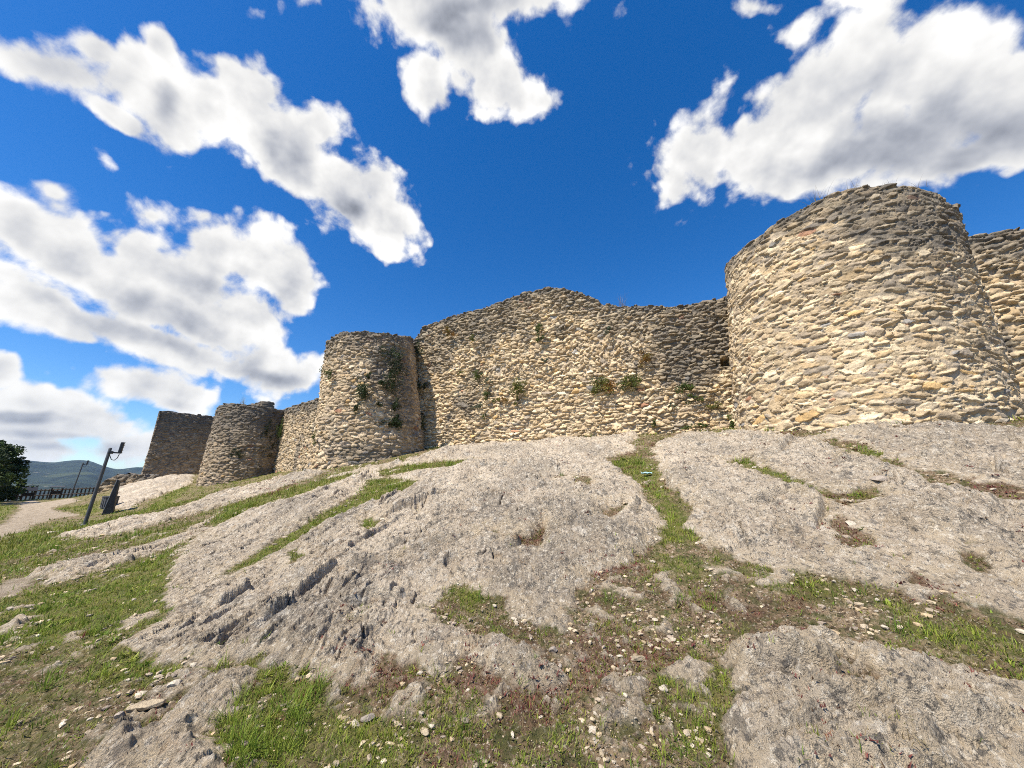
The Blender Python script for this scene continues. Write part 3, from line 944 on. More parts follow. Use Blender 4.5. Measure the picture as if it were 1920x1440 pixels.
def soil_only(F): return (1-F['rock'])*(1-F['path'])


grow('grass', 85000, 9, lambda F, x, y, r: soil_only(F)*(.95*F['lush']*(.5+.5*patch(x, y, 1.4, 204)) + .34*patch(x, y, 1.1, 201)), (.016, .050), (.003, .006), GREENS, 7, .022,
     'fresh green grass growing in patches between the nearer rock slabs', 'grass', pw=.9)
grow('grass', 70000, 62, lambda F, x, y, r: soil_only(F)*(.95*F['lush'] + .45*patch(x, y, .8, 202)), (.03, .085), (.0035, .007), GREENS+MOSS[1:2], 6, .04,
     'green grass on the farther slope and along the path', 'grass', rmin=8.5, seg=1, pw=.8)
grow('grass', 5200, 14, lambda F, x, y, r: soil_only(F)*(.9*F['lush']*patch(x, y, 1.1, 206) + .14*patch(x, y, 1.6, 203)), (.05, .13), (.003, .006), GREENS[:3], 24, .035,
     'taller bright green grass tufts standing out of the turf', 'grass', lean=(.1, 1.2))
grow('ground_cover', 120000, 26, lambda F, x, y, r: soil_only(F)*(.40+.60*patch(x, y, 1.5, 207)), (.010, .030), (.007, .017), MOSS+GREENS[:2]+DRY[1:3], 5, .024,
     'low mossy weeds and small leaves covering the brown soil', 'ground cover', lean=(.5, 1.4), curve=.1, pw=.8, seg=1)
grow('broadleaf_weeds', 5200, 12, lambda F, x, y, r: soil_only(F)*(.12+.5*F['lush'])*patch(x, y, 1.0, 215), (.03, .07), (.012, .024), GREENS[:4], 9, .012,
     'bright green broad leaved weed rosettes in the turf', 'weeds', lean=(.5, 1.4), curve=.5)
grow('dry_grass', 26000, 24, lambda F, x, y, r: soil_only(F)*(.15+.6*patch(x, y, .9, 209)), (.02, .08), (.0015, .003), DRY, 5, .025,
     'dry straw coloured grass stalks and dead stems on the soil', 'dry grass', lean=(.3, 1.5), pw=.85, seg=1)
grow('sedum', 95000, 20, lambda F, x, y, r: F['red']*(.35+.65*patch(x, y, 2.0, 211))*np.where(F['rock'] > .5, .25, 1.), (.012, .036), (.009, .018), RED, 8, .018,
     'low reddish stonecrop growing in the cracks and at the slab edges', 'stonecrop', lean=(.2, 1.2), curve=.1, seg=1)
grow('wall_foot_weeds', 16000, 21, lambda F, x, y, r: np.exp(-np.maximum(wall_foot(x, y), 0)/.16)*patch(x, y, .8, 217)*.28, (.05, .14), (.004, .009), GREENS+MOSS[:2], 9, .04,
     'green weeds growing along the foot of the walls', 'weeds', rmin=8)
grow('crack_grass', 9000, 18, lambda F, x, y, r: F['rock']*sstep(.40, .03, F['rsd'])*.35*patch(x, y, 1.3, 213), (.02, .07), (.003, .006), GREENS+DRY[:2]+RED[1:2], 9, .025,
     'thin grass sprouting from cracks in the bedrock', 'grass')


# ------------------------------------------------------------------ stones
def stone_shape(seed, flat=.55, sub=2):
    rr = np.random.default_rng(seed)
    import bmesh
    bm = bmesh.new(); bmesh.ops.create_icosphere(bm, subdivisions=sub, radius=1)
    V = np.array([v.co[:] for v in bm.verts]); F = np.array([[v.index for v in f.verts] for f in bm.faces]); bm.free()
    # chop with random planes for angular rock faces
    for _ in range(9 if sub > 1 else 6):
        d = rr.normal(size=3); d /= np.linalg.norm(d); h = rr.uniform(.45, .85)
        e = V @ d; V = V - np.outer(np.maximum(e-h, 0), d)
    V *= np.array([rr.uniform(.8, 1.3), rr.uniform(.6, 1.0), flat*rr.uniform(.7, 1.2)])
    if sub > 2:
        V += (V/np.linalg.norm(V, axis=1)[:, None])*(.05*fbm(V[:, 0]*3+seed, V[:, 1]*3+V[:, 2]*2, 4, seed))[:, None]
    return V, F


SV = [stone_shape(900+i, .6, 1) for i in range(7)]


def gravel(name, n, rmin, rmax, rule, smin, smax, label, powr=3.0):
    x, y, r = scatter(n, rmin, rmax)
    F = fields(x, y); k = (RNG.random(n) < rule(F, x, y, r)) & in_front_of_walls(x, y)
    x, y, z, r = x[k], y[k], F['z'][k], r[k]
    Vs, Fs, Cs = [], [], []; off = 0
    size = smin+(smax-smin)*RNG.random(len(x))**powr*np.clip(r/4, .7, 2)
    for i in range(len(x)):
        V, Fc = SV[i % 7]
        a = RNG.uniform(0, 2*PI); c, s_ = math.cos(a), math.sin(a)
        W = V*size[i]; W = np.stack([W[:, 0]*c-W[:, 1]*s_, W[:, 0]*s_+W[:, 1]*c, W[:, 2]], 1) + np.array([x[i], y[i], z[i]+size[i]*.18])
        Vs.append(W); Fs.append(Fc+off); off += len(V)
        cc = np.array([(.55, .45, .32), (.62, .50, .34), (.45, .37, .27), (.52, .40, .25), (.38, .31, .24), (.62, .54, .42)][RNG.integers(0, 6)])*RNG.uniform(.75, 1.1)
        Cs.append(np.repeat([[*cc, 1]], len(V), 0))
    o = np_mesh(name, np.concatenate(Vs), np.concatenate(Fs), M_WALL, attrs={'stone': ('FLOAT_COLOR', np.concatenate(Cs))}, smooth=False)
    tag(o, label, 'gravel', kind='stuff')


def near_rock(F): return sstep(-.9, -.02, F['rsd'])


gravel('gravel', 34000, 1.8, 16, lambda F, x, y, r: soil_only(F)*(.06+.94*patch(x, y, 1.7, 221)**2)*1.3*(1-.6*F['lush'])*(.35+.65*near_rock(F)), .006, .036, 'scattered pale gravel and stone chips on the soil')

gravel('fallen_rubble', 26000, 8, 21, lambda F, x, y, r: np.exp(-np.maximum(wall_foot(x, y), 0)/.22)*(.30+.5*patch(x, y, 1.2, 231)), .012, .075, 'small fallen stones and crumbled mortar along the foot of the walls')

ST_BIG = [stone_shape(950+i, .5, 4) for i in range(6)]
LOOSE = [(270, 1338, .16, 'larger pale flat stone lying by the lower left rock ridge'),
         (328, 1292, .11, 'small white angular stone standing just above the lower left rock ridge'),
         (225, 1352, .09, 'small grey stone half sunk in soil beside the pale flat stone at lower left'),
         (100, 998, .30, 'whitish flat boulder in the grass near the nearer lamp post'),
         (665, 1354, .07, 'left one of two ochre angular stones close together at the bottom'),
         (690, 1345, .07, 'right one of two ochre angular stones close together at the bottom'),
         (797, 1372, .06, 'cream stone beside the grass tuft at the bottom centre'),
         (1112, 1380, .06, 'white stone in the cluster of loose stones at bottom right of centre'),
         (1048, 1252, .07, 'flat cream stone below the pointed little rock in the centre foreground'),
         (1195, 1238, .12, 'rounded pale stone with an orange stain in the brown soil right of centre'),
         (1245, 1294, .06, 'single cream stone in the brown soil below the orange stained stone'),
         (1650, 912, .20, 'pale rounded stone ringed by red stonecrop on the upper right slab'),
         (1395, 1208, .08, 'grey rounded stone at the upper corner of the lower right slab'),
         (1595, 985, .12, 'cream stone lying in the red stonecrop pocket of the right slab'),
         (1040, 1225, .12, 'pointed little upright rock in the centre foreground')]
for k, (u, v, sz, lab) in enumerate(LOOSE):
    x, y = on_ground([u], [v])[0]
    Fz = fields(np.array([x]), np.array([y]))['z'][0]
    V, Fc = ST_BIG[k % 6]
    rr = np.random.default_rng(k); sz *= .55; cc = np.array([(.44, .36, .25), (.52, .46, .37), (.36, .31, .26)][(k % 3) if k not in (3, 7, 1) else 1])
    o = np_mesh('loose_stone', V*sz, Fc, M_WALL, attrs={'stone': ('FLOAT_COLOR', np.repeat([[*cc, 1]], len(V), 0))}, smooth=False)
    o.location = (x, y, Fz+sz*.02); o.rotation_euler = (rr.uniform(-.2, .2), rr.uniform(-.2, .2), rr.uniform(0, 6))
    tag(o, lab, 'stone', 'loose stones on the slope')

# scrap of light blue plastic in the grassy gully
x, y = on_ground([1213], [893])[0]
zz = fields(np.array([x]), np.array([y]))['z'][0]
g = np.linspace(-1, 1, 13); gx, gy = np.meshgrid(g, g)
Vp = np.stack([gx.ravel()*.09, gy.ravel()*.07, .05+.05*fbm(gx.ravel()*2.2, gy.ravel()*2.2, 3, 5)], 1)
Vp[:, :2] += .02*np.stack([perlin(gx.ravel()*2, gy.ravel()*2, 8), perlin(gx.ravel()*2, gy.ravel()*2, 9)], 1)
ii = (np.arange(12)[:, None]*13+np.arange(12)[None]).ravel()
o = np_mesh('plastic_scrap', Vp, np.stack([ii, ii+1, ii+14, ii+13], 1), plain('blue_plastic', (.25, .50, .58), (.45, .65, .70), 20, .5))
md = o.modifiers.new('thick', 'SOLIDIFY'); md.thickness = .004
o.location = (x, y, zz+.03); tag(o, 'crumpled scrap of light blue plastic in the grassy gully below the wall', 'litter')


# ------------------------------------------------------------------ plants growing out of the walls
def leaf_cloud(n, rad, size, cols, rr, hang=0., up=0.):
    """leaf faces spread through clumps"""
    ncl = max(3, int(n/60))
    cl = rr.normal(0, .45, (ncl, 3)); cl[:, 2] = cl[:, 2]*.9 + up*.2
    cr = rr.uniform(.25, .55, ncl)
    w = rr.integers(0, ncl, n)
    d = rr.normal(size=(n, 3)); d /= np.linalg.norm(d, axis=1)[:, None]
    p = cl[w] + d*(cr[w]*rr.uniform(.35, 1, n)**.6)[:, None]
    p = p*np.array(rad)[None]
    p[:, 2] -= hang*np.abs(p[:, 1])*.3
    nrm = d + rr.normal(0, .6, (n, 3)); nrm /= np.linalg.norm(nrm, axis=1)[:, None]
    t = np.cross(nrm, rr.normal(size=(n, 3))); t /= np.linalg.norm(t, axis=1)[:, None]
    b = np.cross(nrm, t)
    s = size*rr.uniform(.6, 1.4, n)[:, None]
    V = np.stack([p-t*s*.9, p+b*s*.45-t*s*.1, p+t*s*.9, p-b*s*.45-t*s*.1], 1).reshape(-1, 3)
    F = np.arange(n)[:, None]*4+np.arange(4)[None]
    base = np.array(cols)[rr.integers(0, len(cols), ncl)][w]
    c = base*(.7+.6*rr.random((n, 1)))
    C = np.repeat(np.concatenate([c, np.ones((n, 1))], 1), 4, 0)
    return V, F, C


G_DARK = [(.03, .048, .016), (.04, .06, .02), (.025, .04, .014)]
G_MID = [(.08, .115, .025), (.10, .13, .03), (.06, .09, .022)]
G_OLIVE = [(.17, .16, .035), (.13, .14, .03), (.10, .12, .03)]
G_RUST = [(.30, .15, .035), (.24, .14, .04), (.17, .13, .03)]
G_GREY = [(.12, .14, .09), (.10, .12, .075)]
M_STEM = plain('stem_bark', (.14, .10, .06), rough=.9)


def wall_plant(pos, nrm, ru, rv, cols, label, seed, n=None, name='wall_plant'):
    """ru, rv half width and half height in metres"""
    rr = np.random.default_rng(seed)
    n = n or int(np.clip(ru*rv*6500, 160, 1200))
    V, F, C = leaf_cloud(n, (ru, min(ru, .22), rv), .026+.02*min(ru, .5), cols, rr, up=.3)
    az = math.atan2(nrm[1], nrm[0])+PI/2
    e = empty(name, pos, az)
    np_mesh('foliage', V, F, M_LEAF, e, {'leaf': ('FLOAT_COLOR', C)}, smooth=False)
    m = MB()
    for _ in range(4):
        q = V[rr.integers(0, len(V))]
        m.tube([(0, .22, -.3*rv), tuple(q*.5+np.array((0, .05, 0))), tuple(q)], [.012, .008, .003], 5)
    m.build('stem', M_STEM, e)
    tag(e, label, 'plant', 'plants growing out of the walls')
    return e


MAINP = [
    (840, 622, 10, 9, G_RUST, 'rust orange plant high on the tall wall just right of the round tower top'),
    (884, 635, 7, 6, G_OLIVE, 'tiny yellow green plant right of the rust orange one high on the wall'),
    (1012, 618, 10, 10, G_MID, 'upper clump of the green pair hanging below the peak of the wall'),
    (1011, 634, 9, 8, G_MID, 'lower darker clump of the green pair hanging below the peak of the wall'),
    (1142, 618, 8, 8, G_GREY, 'grey green plant high on the wall right of the peak'),
    (896, 702, 9, 10, G_MID, 'small green plant at mid height in the left third of the tall wall'),
    (863, 702, 5, 5, G_OLIVE, 'little weed left of the small green plant at mid height'),
    (917, 717, 8, 6, G_GREY, 'grey tuft above the large yellow green bush on the left of the wall'),
    (975, 728, 15, 13, G_OLIVE, 'yellow green bush with rust shoots low on the left half of the tall wall'),
    (911, 740, 9, 9, G_MID, 'green clump left of the yellow green bush low on the wall'),
    (946, 745, 6, 8, G_RUST, 'rusty sprig between the green clump and the yellow green bush'),
    (968, 750, 6, 7, G_OLIVE, 'olive tuft hanging directly under the yellow green bush'),
    (937, 755, 6, 7, G_OLIVE, 'olive sprig below the rusty sprig low on the wall'),
    (892, 763, 9, 5, G_GREY, 'flat grey green weed lowest on the left part of the tall wall'),
    (908, 781, 5, 9, G_MID, 'thin upright weed near the wall foot below the flat grey green weed'),
    (1022, 676, 7, 7, G_GREY, 'grey tuft at mid height below the peak of the wall'),
    (1130, 727, 19, 17, G_OLIVE+G_RUST[:1], 'largest bush on the tall wall, olive green with rust spots'),
    (1181, 718, 16, 14, G_MID+G_OLIVE, 'second largest bush on the tall wall, bright green, right of the rust spotted one'),
    (1209, 672, 14, 10, G_RUST+DRY[:1], 'brownish dry plant above the bright green bush'),
    (1284, 728, 16, 7, G_MID, 'spreading green weed under the dark stained patch near the right tower'),
    (1299, 745, 12, 6, G_MID, 'thin green weed just below the spreading one near the right tower'),
    (1258, 755, 6, 6, G_GREY, 'small grey weed left of the thin weeds near the right tower'),
    (1228, 797, 8, 12, G_MID, 'upright green weed at the foot of the tall wall above the gully'),
    (1300, 800, 22, 7, G_MID, 'line of green weeds at the wall foot left of the nearest tower'),
    (1374, 800, 10, 14, G_MID, 'weed in the corner between the tall wall and the nearest tower'),
    (1345, 760, 12, 5, G_OLIVE, 'flat olive weed low in the wall close to the nearest tower'),
]
for k, (u, v, ru, rv, cols, lab) in enumerate(MAINP):
    x, y, z = hit_plane(u, v, W0+Wn*.2, Wn)
    d = math.hypot(x, y); sc = d/F_PX*1.0
    if v > 790: z = max(z, gz(x, y)+.15)
    wall_plant((x, y, z), Wn, ru*sc*(1.25 if v < 770 else .9), rv*sc*(1.25 if v < 770 else .8), cols, lab, 1000+k)
T2P = [
    (741, 680, 15, 26, G_DARK, 'dark curtain of hanging plant on the shaded upper flank of the second tower'),
    (735, 714, 9, 22, G_DARK, 'dark trailing stem below the hanging curtain on the second tower'),
    (770, 664, 14, 17, G_DARK, 'dark bush high in the corner between second tower and tall wall'),
    (766, 722, 16, 15, G_DARK, 'dark bush at mid height in the corner beside the second tower'),
    (790, 722, 8, 7, G_DARK, 'small dark plant right of the mid height corner bush'),
    (681, 735, 10, 19, G_DARK+G_MID[2:], 'green plant hanging on the middle of the second tower front'),
    (668, 763, 7, 7, G_DARK+G_MID[2:], 'small round green plant below the one on the second tower front'),
    (616, 698, 6, 9, G_MID, 'plant on the sunny left edge of the second tower'),
    (690, 705, 6, 6, G_DARK, 'small dark tuft above the plant on the second tower front'),
    (740, 762, 9, 10, G_DARK, 'dark tuft just under the trailing stem on the second tower'),
    (709, 758, 6, 5, G_DARK, 'tiny dark tuft between the front plant and the trailing stem'),
    (738, 790, 13, 12, G_DARK, 'lowest dark bush on the shaded flank of the second tower'),
    (768, 780, 8, 6, G_DARK, 'small dark plant right of the lowest dark bush'),
    (790, 789, 9, 12, G_DARK+G_MID[2:], 'dark green plant low in the corner where tower meets tall wall'),
    (712, 716, 8, 5, G_DARK, 'thin dark weed left of the trailing stem'),
    (589, 826, 4, 8, G_OLIVE, 'small yellowish weed low at the left edge of the second tower'),
]
for k, (u, v, ru, rv, cols, lab) in enumerate(T2P):
    x, y, z = hit_circle(u, v, (T2[0]-.2, T2[1]-.08), 2.47-.085*2.5+.25)
    nn = np.array((x-T2[0], y-T2[1])); nn /= np.linalg.norm(nn)
    if k in (2, 3, 4, 13) or nn @ Wn < .2:
        x, y, z = hit_plane(u, v, W0+Wn*.3, Wn); nn = Wn
    sc = math.hypot(x, y)/F_PX
    wall_plant((x, y, z), nn, ru*sc*(1.7 if k < 4 else 1.35), rv*sc*(1.5 if k < 4 else 1.35), cols, lab, 1100+k)
for k, (u, v, ru, rv, cols, lab) in enumerate([
        (526, 808, 6, 11, G_MID, 'green plant on the short wall beside the third tower'),
        (441, 853, 7, 7, G_DARK, 'dark tuft low on the front of the third tower'),
        (503, 845, 10, 10, G_DARK+G_MID[2:], 'dark bush in the corner between the third tower and the short wall'),
        (504, 806, 7, 18, G_DARK, 'dark climbing plant in the shaded corner of the third tower')]):
    if k == 0:
        x, y, z = hit_plane(u, v, C0+Cn*.15, Cn); nn = Cn
    else:
        x, y, z = hit_circle(u, v, T3, 2.6); nn = np.array((x-T3[0], y-T3[1])); nn /= np.linalg.norm(nn)
    sc = math.hypot(x, y)/F_PX
    wall_plant((x, y, z), nn, ru*sc*1.3, rv*sc*1.3, cols, lab, 1200+k)
# wisps of dry grass on the tops
for k, (u, v, h, lab) in enumerate([(1532, 374, .5, 'thin dry grass tuft on the left rim of the nearest tower'), (1598, 352, .35, 'curved dry stalks on the middle rim of the nearest tower'),
                                    (1664, 349, .35, 'second set of curved dry stalks right of the middle rim of the nearest tower'), (1712, 352, .3, 'short stalks on the right rim of the nearest tower'),
                                    (1165, 569, .8, 'thin pale stalks on top of the tall wall right of its peak'), (455, 757, 1.0, 'bare stalks on top of the third tower')]):
    if u > 1500: x, y, z = hit_circle(u, v, (T1[0]+.25, T1[1]-.23), 2.45)
    elif u > 1000: x, y, z = hit_plane(u, v, W0-Wn*.3, Wn)
    else: x, y, z = hit_circle(u, v, T3, 2.0)
    n = 26; rr = np.random.default_rng(40+k)
    base = np.stack([rr.normal(0, .10, n), rr.normal(0, .10, n), np.full(n, -.12)], 1)
    V, F, C = blades(base, h*rr.uniform(.5, 1.1, n), .007 if u > 1000 else .016, rr.uniform(.1, .8, n), rr.uniform(0, 6.28, n), pick(DRY, n), 1.0, 4)
    o = np_mesh('dry_grass_tuft', V, F, M_LEAF, attrs={'leaf': ('FLOAT_COLOR', C)}); o.location = (x, y, z-.02)
    tag(o, lab, 'dry grass', 'dry grass on the wall tops')


# ------------------------------------------------------------------ trees and shrubs at the far left
def tree(name, x, y, h, w, label, seed, n=9000, cols=None, leaf=.11):
    rr = np.random.default_rng(seed); z = gz(x, y)
    e = empty(name, (x, y, z)); m = MB()
    m.tube([(0, 0, -.2), (.05, .02, h*.2), (-.05, .06, h*.45), (.05, 0, h*.75)], [.16, .13, .09, .03], 9)
    for k in range(9):
        a = rr.uniform(0, 6.28); z0 = h*rr.uniform(.15, .55); L = w*rr.uniform(.5, .9)
        m.tube([(0, 0, z0), (math.cos(a)*L*.5, math.sin(a)*L*.5, z0+h*.12), (math.cos(a)*L, math.sin(a)*L, z0+h*rr.uniform(.15, .35))], [.07, .045, .012], 6)
    m.build('trunk', M_STEM, e)
    ncl = 46; V = []; F = []; C = []; off = 0
    for k in range(ncl):
        f = rr.uniform(0.02, 1); a = rr.uniform(0, 6.28)
        R = w*math.sin(min(1, f*.9+.22)*PI*.93)**.7*rr.uniform(.2, .9)
        c = np.array((math.cos(a)*R, math.sin(a)*R, h*(.08+.86*f)))
        v, ff, cc = leaf_cloud(n//ncl, np.array((.24, .24, .17))*h*rr.uniform(.6, 1.1)*.75, leaf, cols or G_DARK+G_MID[2:], rr)
        V.append(v+c); F.append(ff+off); off += len(v); C.append(cc)
    np_mesh('crown', np.concatenate(V), np.concatenate(F), M_LEAF, e, {'leaf': ('FLOAT_COLOR', np.concatenate(C))}, smooth=False)
    tag(e, label, 'tree'); return e


def at(u, v, t):
    X, Y, Z = ray(u, v); return X*t, Y*t


x, y = at(-32, 930, 33)
tree('evergreen_tree', x, y, 5.6, 2.0, 'dense dark evergreen tree at the left edge beside the path', 50, 34000, None, .12)
x, y = at(28, 935, 36)
tree('shrub', x, y, 2.0, 1.3, 'low dark green shrub at the foot of the evergreen tree', 51, 4000, G_MID+G_DARK, .08)
x, y = at(-60, 930, 30)
tree('evergreen_tree', x, y, 4.6, 2.2, 'second dark evergreen beyond the left edge, behind the first', 52, 6000)

# ------------------------------------------------------------------ lamp posts
M_POST = plain('grey_painted_steel', (.075, .078, .08), (.05, .052, .055), 14, .55, spec=.4)
M_LAMP = plain('dark_lamp_metal', (.035, .036, .04), (.02, .02, .024), 10, .5, spec=.5)
M_GLASS = plain('lamp_glass', (.30, .32, .33), (.22, .24, .25), 4, .15, spec=.6)


def lamp_post(x, y, az, label, lean=(0, 0), hp=2.45):
    z = gz(x, y)
    e = empty('lamp_post', (x, y, z), az); e.rotation_euler = (lean[0], lean[1], az)
    m = MB(); m.tube([(0, 0, -.3), (0, 0, .02), (0, 0, hp*.5), (0, 0, hp-.03), (0, 0, hp)], [.050, .050, .047, .042, .034], 20)
    p = m.build('pole', M_POST, e, True)
    MB().tube([(0, 0, .0), (0, 0, .03), (0, 0, .05)], [.10, .10, .08], 20).build('base_collar', M_POST, e)
    m = MB(); m.box((.12, 0, hp-.15), (.24, .045, .045)); m.box((.04, 0, hp-.15), (.10, .19, .09)); m.build('bracket', M_LAMP, e)
    m = MB(); m.box((.25, 0, hp+.02), (.075, .20, .38), bev=.14)
    for k in range(5): m.box((.295, 0, hp-.14+.085*k), (.022, .18, .014))
    f = m.build('floodlight', M_LAMP, e)
    MB().box((.2095, 0, hp+.02), (.008, .16, .30)).build('lens', M_GLASS, f)
    MB().tube([(.03, .03, hp-.24), (.10, .05, hp-.38), (.17, .05, hp-.40), (.23, .03, hp-.32), (.25, 0, hp-.18)], .012, 6).build('cable', M_LAMP, e, True)
    tag(e, label, 'lamp post', 'lamp posts beside the path'); return e


x, y = on_ground([158], [985])[0]
lamp_post(x, y, math.radians(40), 'nearer grey lamp post with a floodlight on a short arm, standing where grass meets rock', (math.radians(1.0), math.radians(2.0)))
x, y = at(128, 942, 31)
lamp_post(x, y, math.radians(35), 'farther grey lamp post with a floodlight, standing by the bend of the path', (math.radians(1), math.radians(3)), 3.4)

# ------------------------------------------------------------------ leaning information totem and the bin behind it
M_TOTEM = plain('weathered_dark_panel', (.04, .04, .04), (.065, .062, .058), 6, .7)
M_EDGE = plain('grey_panel_edge', (.30, .31, .32), (.22, .23, .24), 8, .5)
x, y = on_ground([203], [963])[0]; z = gz(x, y)
e = empty('information_totem', (x, y, z), math.radians(40))
m = MB()
Vt = []
for yy in (-.30, .30):
    Vt += [(-.22, yy, -.15), (.20, yy, -.15), (.185, yy, .12), (.13, yy, 1.0), (.10, yy, 1.72), (.03, yy, 1.76), (.0, yy, 1.7), (-.10, yy, .9), (-.20, yy, .12)]
k = 9
Ft = [tuple(range(k-1, -1, -1))[::-1][::-1], tuple(range(k, 2*k))] + [(i, (i+1) % k, k+(i+1) % k, k+i) for i in range(k)]
m.add(Vt, Ft); m.build('stand', M_TOTEM, e)
m = MB(); R_ = Matrix.Rotation(math.radians(7.0), 3, 'Y'); m.box((-.085, 0, .98), (.03, .64, 1.60), R_); m.build('panel', M_EDGE, e)
m = MB(); m.box((0, 0, .0), (.44, .64, .08)); m.build('foot', M_TOTEM, e)
e.scale = (.88, .88, .92); tag(e, 'dark leaning information totem seen edge on, standing in the grass behind the nearer lamp post', 'sign')
x2, y2 = on_ground([201], [958])[0]; dd = np.array((x2, y2)); dd = dd*(1+1.0/np.linalg.norm(dd)); z = gz(*dd)
e = empty('litter_bin', (dd[0], dd[1], z), .5)
m = MB(); m.tube([(0, 0, -.05), (0, 0, .0), (0, 0, .55), (0, 0, .56)], [.26, .28, .31, .29], 20)
for k in range(20):
    a = 2*PI*k/20; m.box((math.cos(a)*.305, math.sin(a)*.305, .29), (.02, .05, .50), Matrix.Rotation(a, 3, 'Z'))
m.build('body', plain('grey_bin', (.12, .12, .125), rough=.6), e)
m = MB(); m.tube([(0, 0, .54), (0, 0, .60), (0, 0, .61)], [.335, .335, .30], 24); m.build('rim', M_LAMP, e)
tag(e, 'low round grey litter bin behind the leaning information totem', 'litter bin')

# ------------------------------------------------------------------ wooden fence with lectern signs
M_WOOD = plain('weathered_wood', (.085, .062, .045), (.045, .034, .026), 12, .85, .2)
fa = np.array(at(14, 939, 38.5)); fb = np.array(at(184, 938, 41.0))
L = np.linalg.norm(fb-fa); fd = (fb-fa)/L; faz = math.atan2(fd[1], fd[0])
e = empty('wooden_fence', (fa[0], fa[1], gz(*fa)), faz)
npst = 22
for k in range(npst+1):
    sx = L*k/npst; p = fa+fd*sx; zz = gz(*p)-gz(*fa)
    MB().box((sx, 0, zz+.42), (.10, .10, 1.30), taper=.94).build('post', M_WOOD, e)
for hz in (.42, .94):
    m = MB(); m.tube([(L*k/npst, -.09, gz(*(fa+fd*L*k/npst))-gz(*fa)+hz) for k in range(npst+1)], .05, 8); m.build('rail', M_WOOD, e, True)
tag(e, 'dark wooden post and rail fence along the drop at the path end', 'fence')


def lectern(u, v, t, w, h, tilt, col, label, az):
    x, y = at(u, v, t); z = gz(x, y); e = empty('lectern_sign', (x, y, z), az)
    m = MB()
    for s_ in (-1, 1): m.box((s_*w*.36, 0, h*.5-.1), (.10, .10, h))
    m.box((0, .0, h*.55), (w*.72, .05, .3)); m.build('support', M_WOOD, e)
    m = MB(); m.box((0, -.05, h+.05), (w, .55, .05), Matrix.Rotation(tilt, 3, 'X')); b_ = m.build('board', M_LAMP, e)
    m = MB(); m.box((0, -.05-.028*math.sin(-tilt), h+.05+.029*math.cos(tilt)), (w*.94, .50, .008), Matrix.Rotation(tilt, 3, 'X')); m.build('printed_sheet', plain('sheet', col, col, 5, .4), b_)
    tag(e, label, 'sign', 'lectern signs by the fence'); return e


lectern(101, 938, 37, 1.0, 1.15, math.radians(12), (.05, .05, .05), 'black topped lectern sign in front of the wooden fence', math.radians(40))
lectern(48, 940, 36, 1.0, 1.0, math.radians(44), (.75, .75, .74), 'white slanted lectern sign near the evergreen tree', math.radians(62))


# ------------------------------------------------------------------ valley and hills
def build_hills():
    a = np.radians(np.linspace(-100, 100, 560)); r = np.exp(np.linspace(math.log(130), math.log(9500), 190))
    A, R = np.meshgrid(a, r)
    x = R*np.sin(A); y = R*np.cos(A)
    pu = np.array([-400, -200, 0, 20, 60, 100, 130, 150, 170, 190, 215, 240, 270, 330, 500]); pv = np.array([850, 846, 856, 860, 865, 868, 864, 863, 865, 873, 880, 879, 880, 884, 890])
    X, Y, Z = ray(pu, pv); paz = np.arctan2(X, Y); pel = Z/np.hypot(X, Y)
    el = np.interp(A, paz, pel)
    crest = 5600*el
    valley = -16 - 75*sstep(130, 700, R)
    n_ = fbm(x/900, y/900, 5, 301); n2 = fbm(x/260, y/260, 4, 303)
    up = sstep(1500, 5600, R + 500*n_)
    z = valley + (crest-valley)*up*(1 - .10*(1-up)*4*up) + (70*np.abs(n_)+18*n2)*sstep(700, 2500, R)*(1-sstep(4700, 5600, R))*1.0
    z = np.where(R > 5600, z - (R-5600)*.06, z)
    V = np.stack([x.ravel(), y.ravel(), z.ravel()], 1)
    na = len(a); i = np.arange(len(r)-1)[:, None]*na; j = np.arange(na-1)[None]
    Q = np.stack([i+j+1, i+j, i+na+j, i+na+j+1], -1).reshape(-1, 4)
    m, nt, b = mat('forested_hills'); n = N(nt)
    pos = n.new('ShaderNodeNewGeometry').outputs['Position']
    c = n.mix(n.mr(n.noise(pos, .012, 6, .65), .4, .6), (.008, .016, .013), (.026, .040, .025))
    c = n.mix(n.math('MULTIPLY', n.mr(n.noise(pos, .0035, 5, .6), .58, .64), .7), c, (.065, .078, .036))
    c = n.mix(n.math('MULTIPLY', n.mr(n.noise(pos, .008, 5, .6), .66, .72), .8), c, (.30, .26, .19))
    n.link(c, b.inputs['Base Color'])
    n.bump(n.noise(pos, .03, 6, .7), 1, 14, b)
    o = np_mesh('hills', V, Q, m); tag(o, 'wooded blue green hills and valley beyond the fence', 'hills', kind='structure')


build_hills()

# haze: one closed box of pale air
m = bpy.data.materials.new('air_haze'); m.use_nodes = True; nt = m.node_tree; nt.nodes.clear()
o_ = nt.nodes.new('ShaderNodeOutputMaterial'); pv = nt.nodes.new('ShaderNodeVolumePrincipled')
pv.inputs['Color'].default_value = (.50, .72, 1, 1); pv.inputs['Density'].default_value = 4.5e-5; pv.inputs['Anisotropy'].default_value = .2
nt.links.new(pv.outputs[0], o_.inputs['Volume'])
hb = MB(); hb.box((0, 0, 0), (2, 2, 2), bev=0.0001)
V8 = [(-1e4, -1e4, -420), (1e4, -1e4, -420), (1e4, 1e4, -420), (-1e4, 1e4, -420), (-1e4, -1e4, 330), (1e4, -1e4, 330), (1e4, 1e4, 330), (-1e4, 1e4, 330)]
hb = MB().add(V8, [(3, 2, 1, 0), (4, 5, 6, 7), (0, 1, 5, 4), (1, 2, 6, 5), (2, 3, 7, 6), (3, 0, 4, 7)])
HZ = hb.build('haze', m); tag(HZ, 'thin blue air fading the far hills', 'haze', kind='stuff')


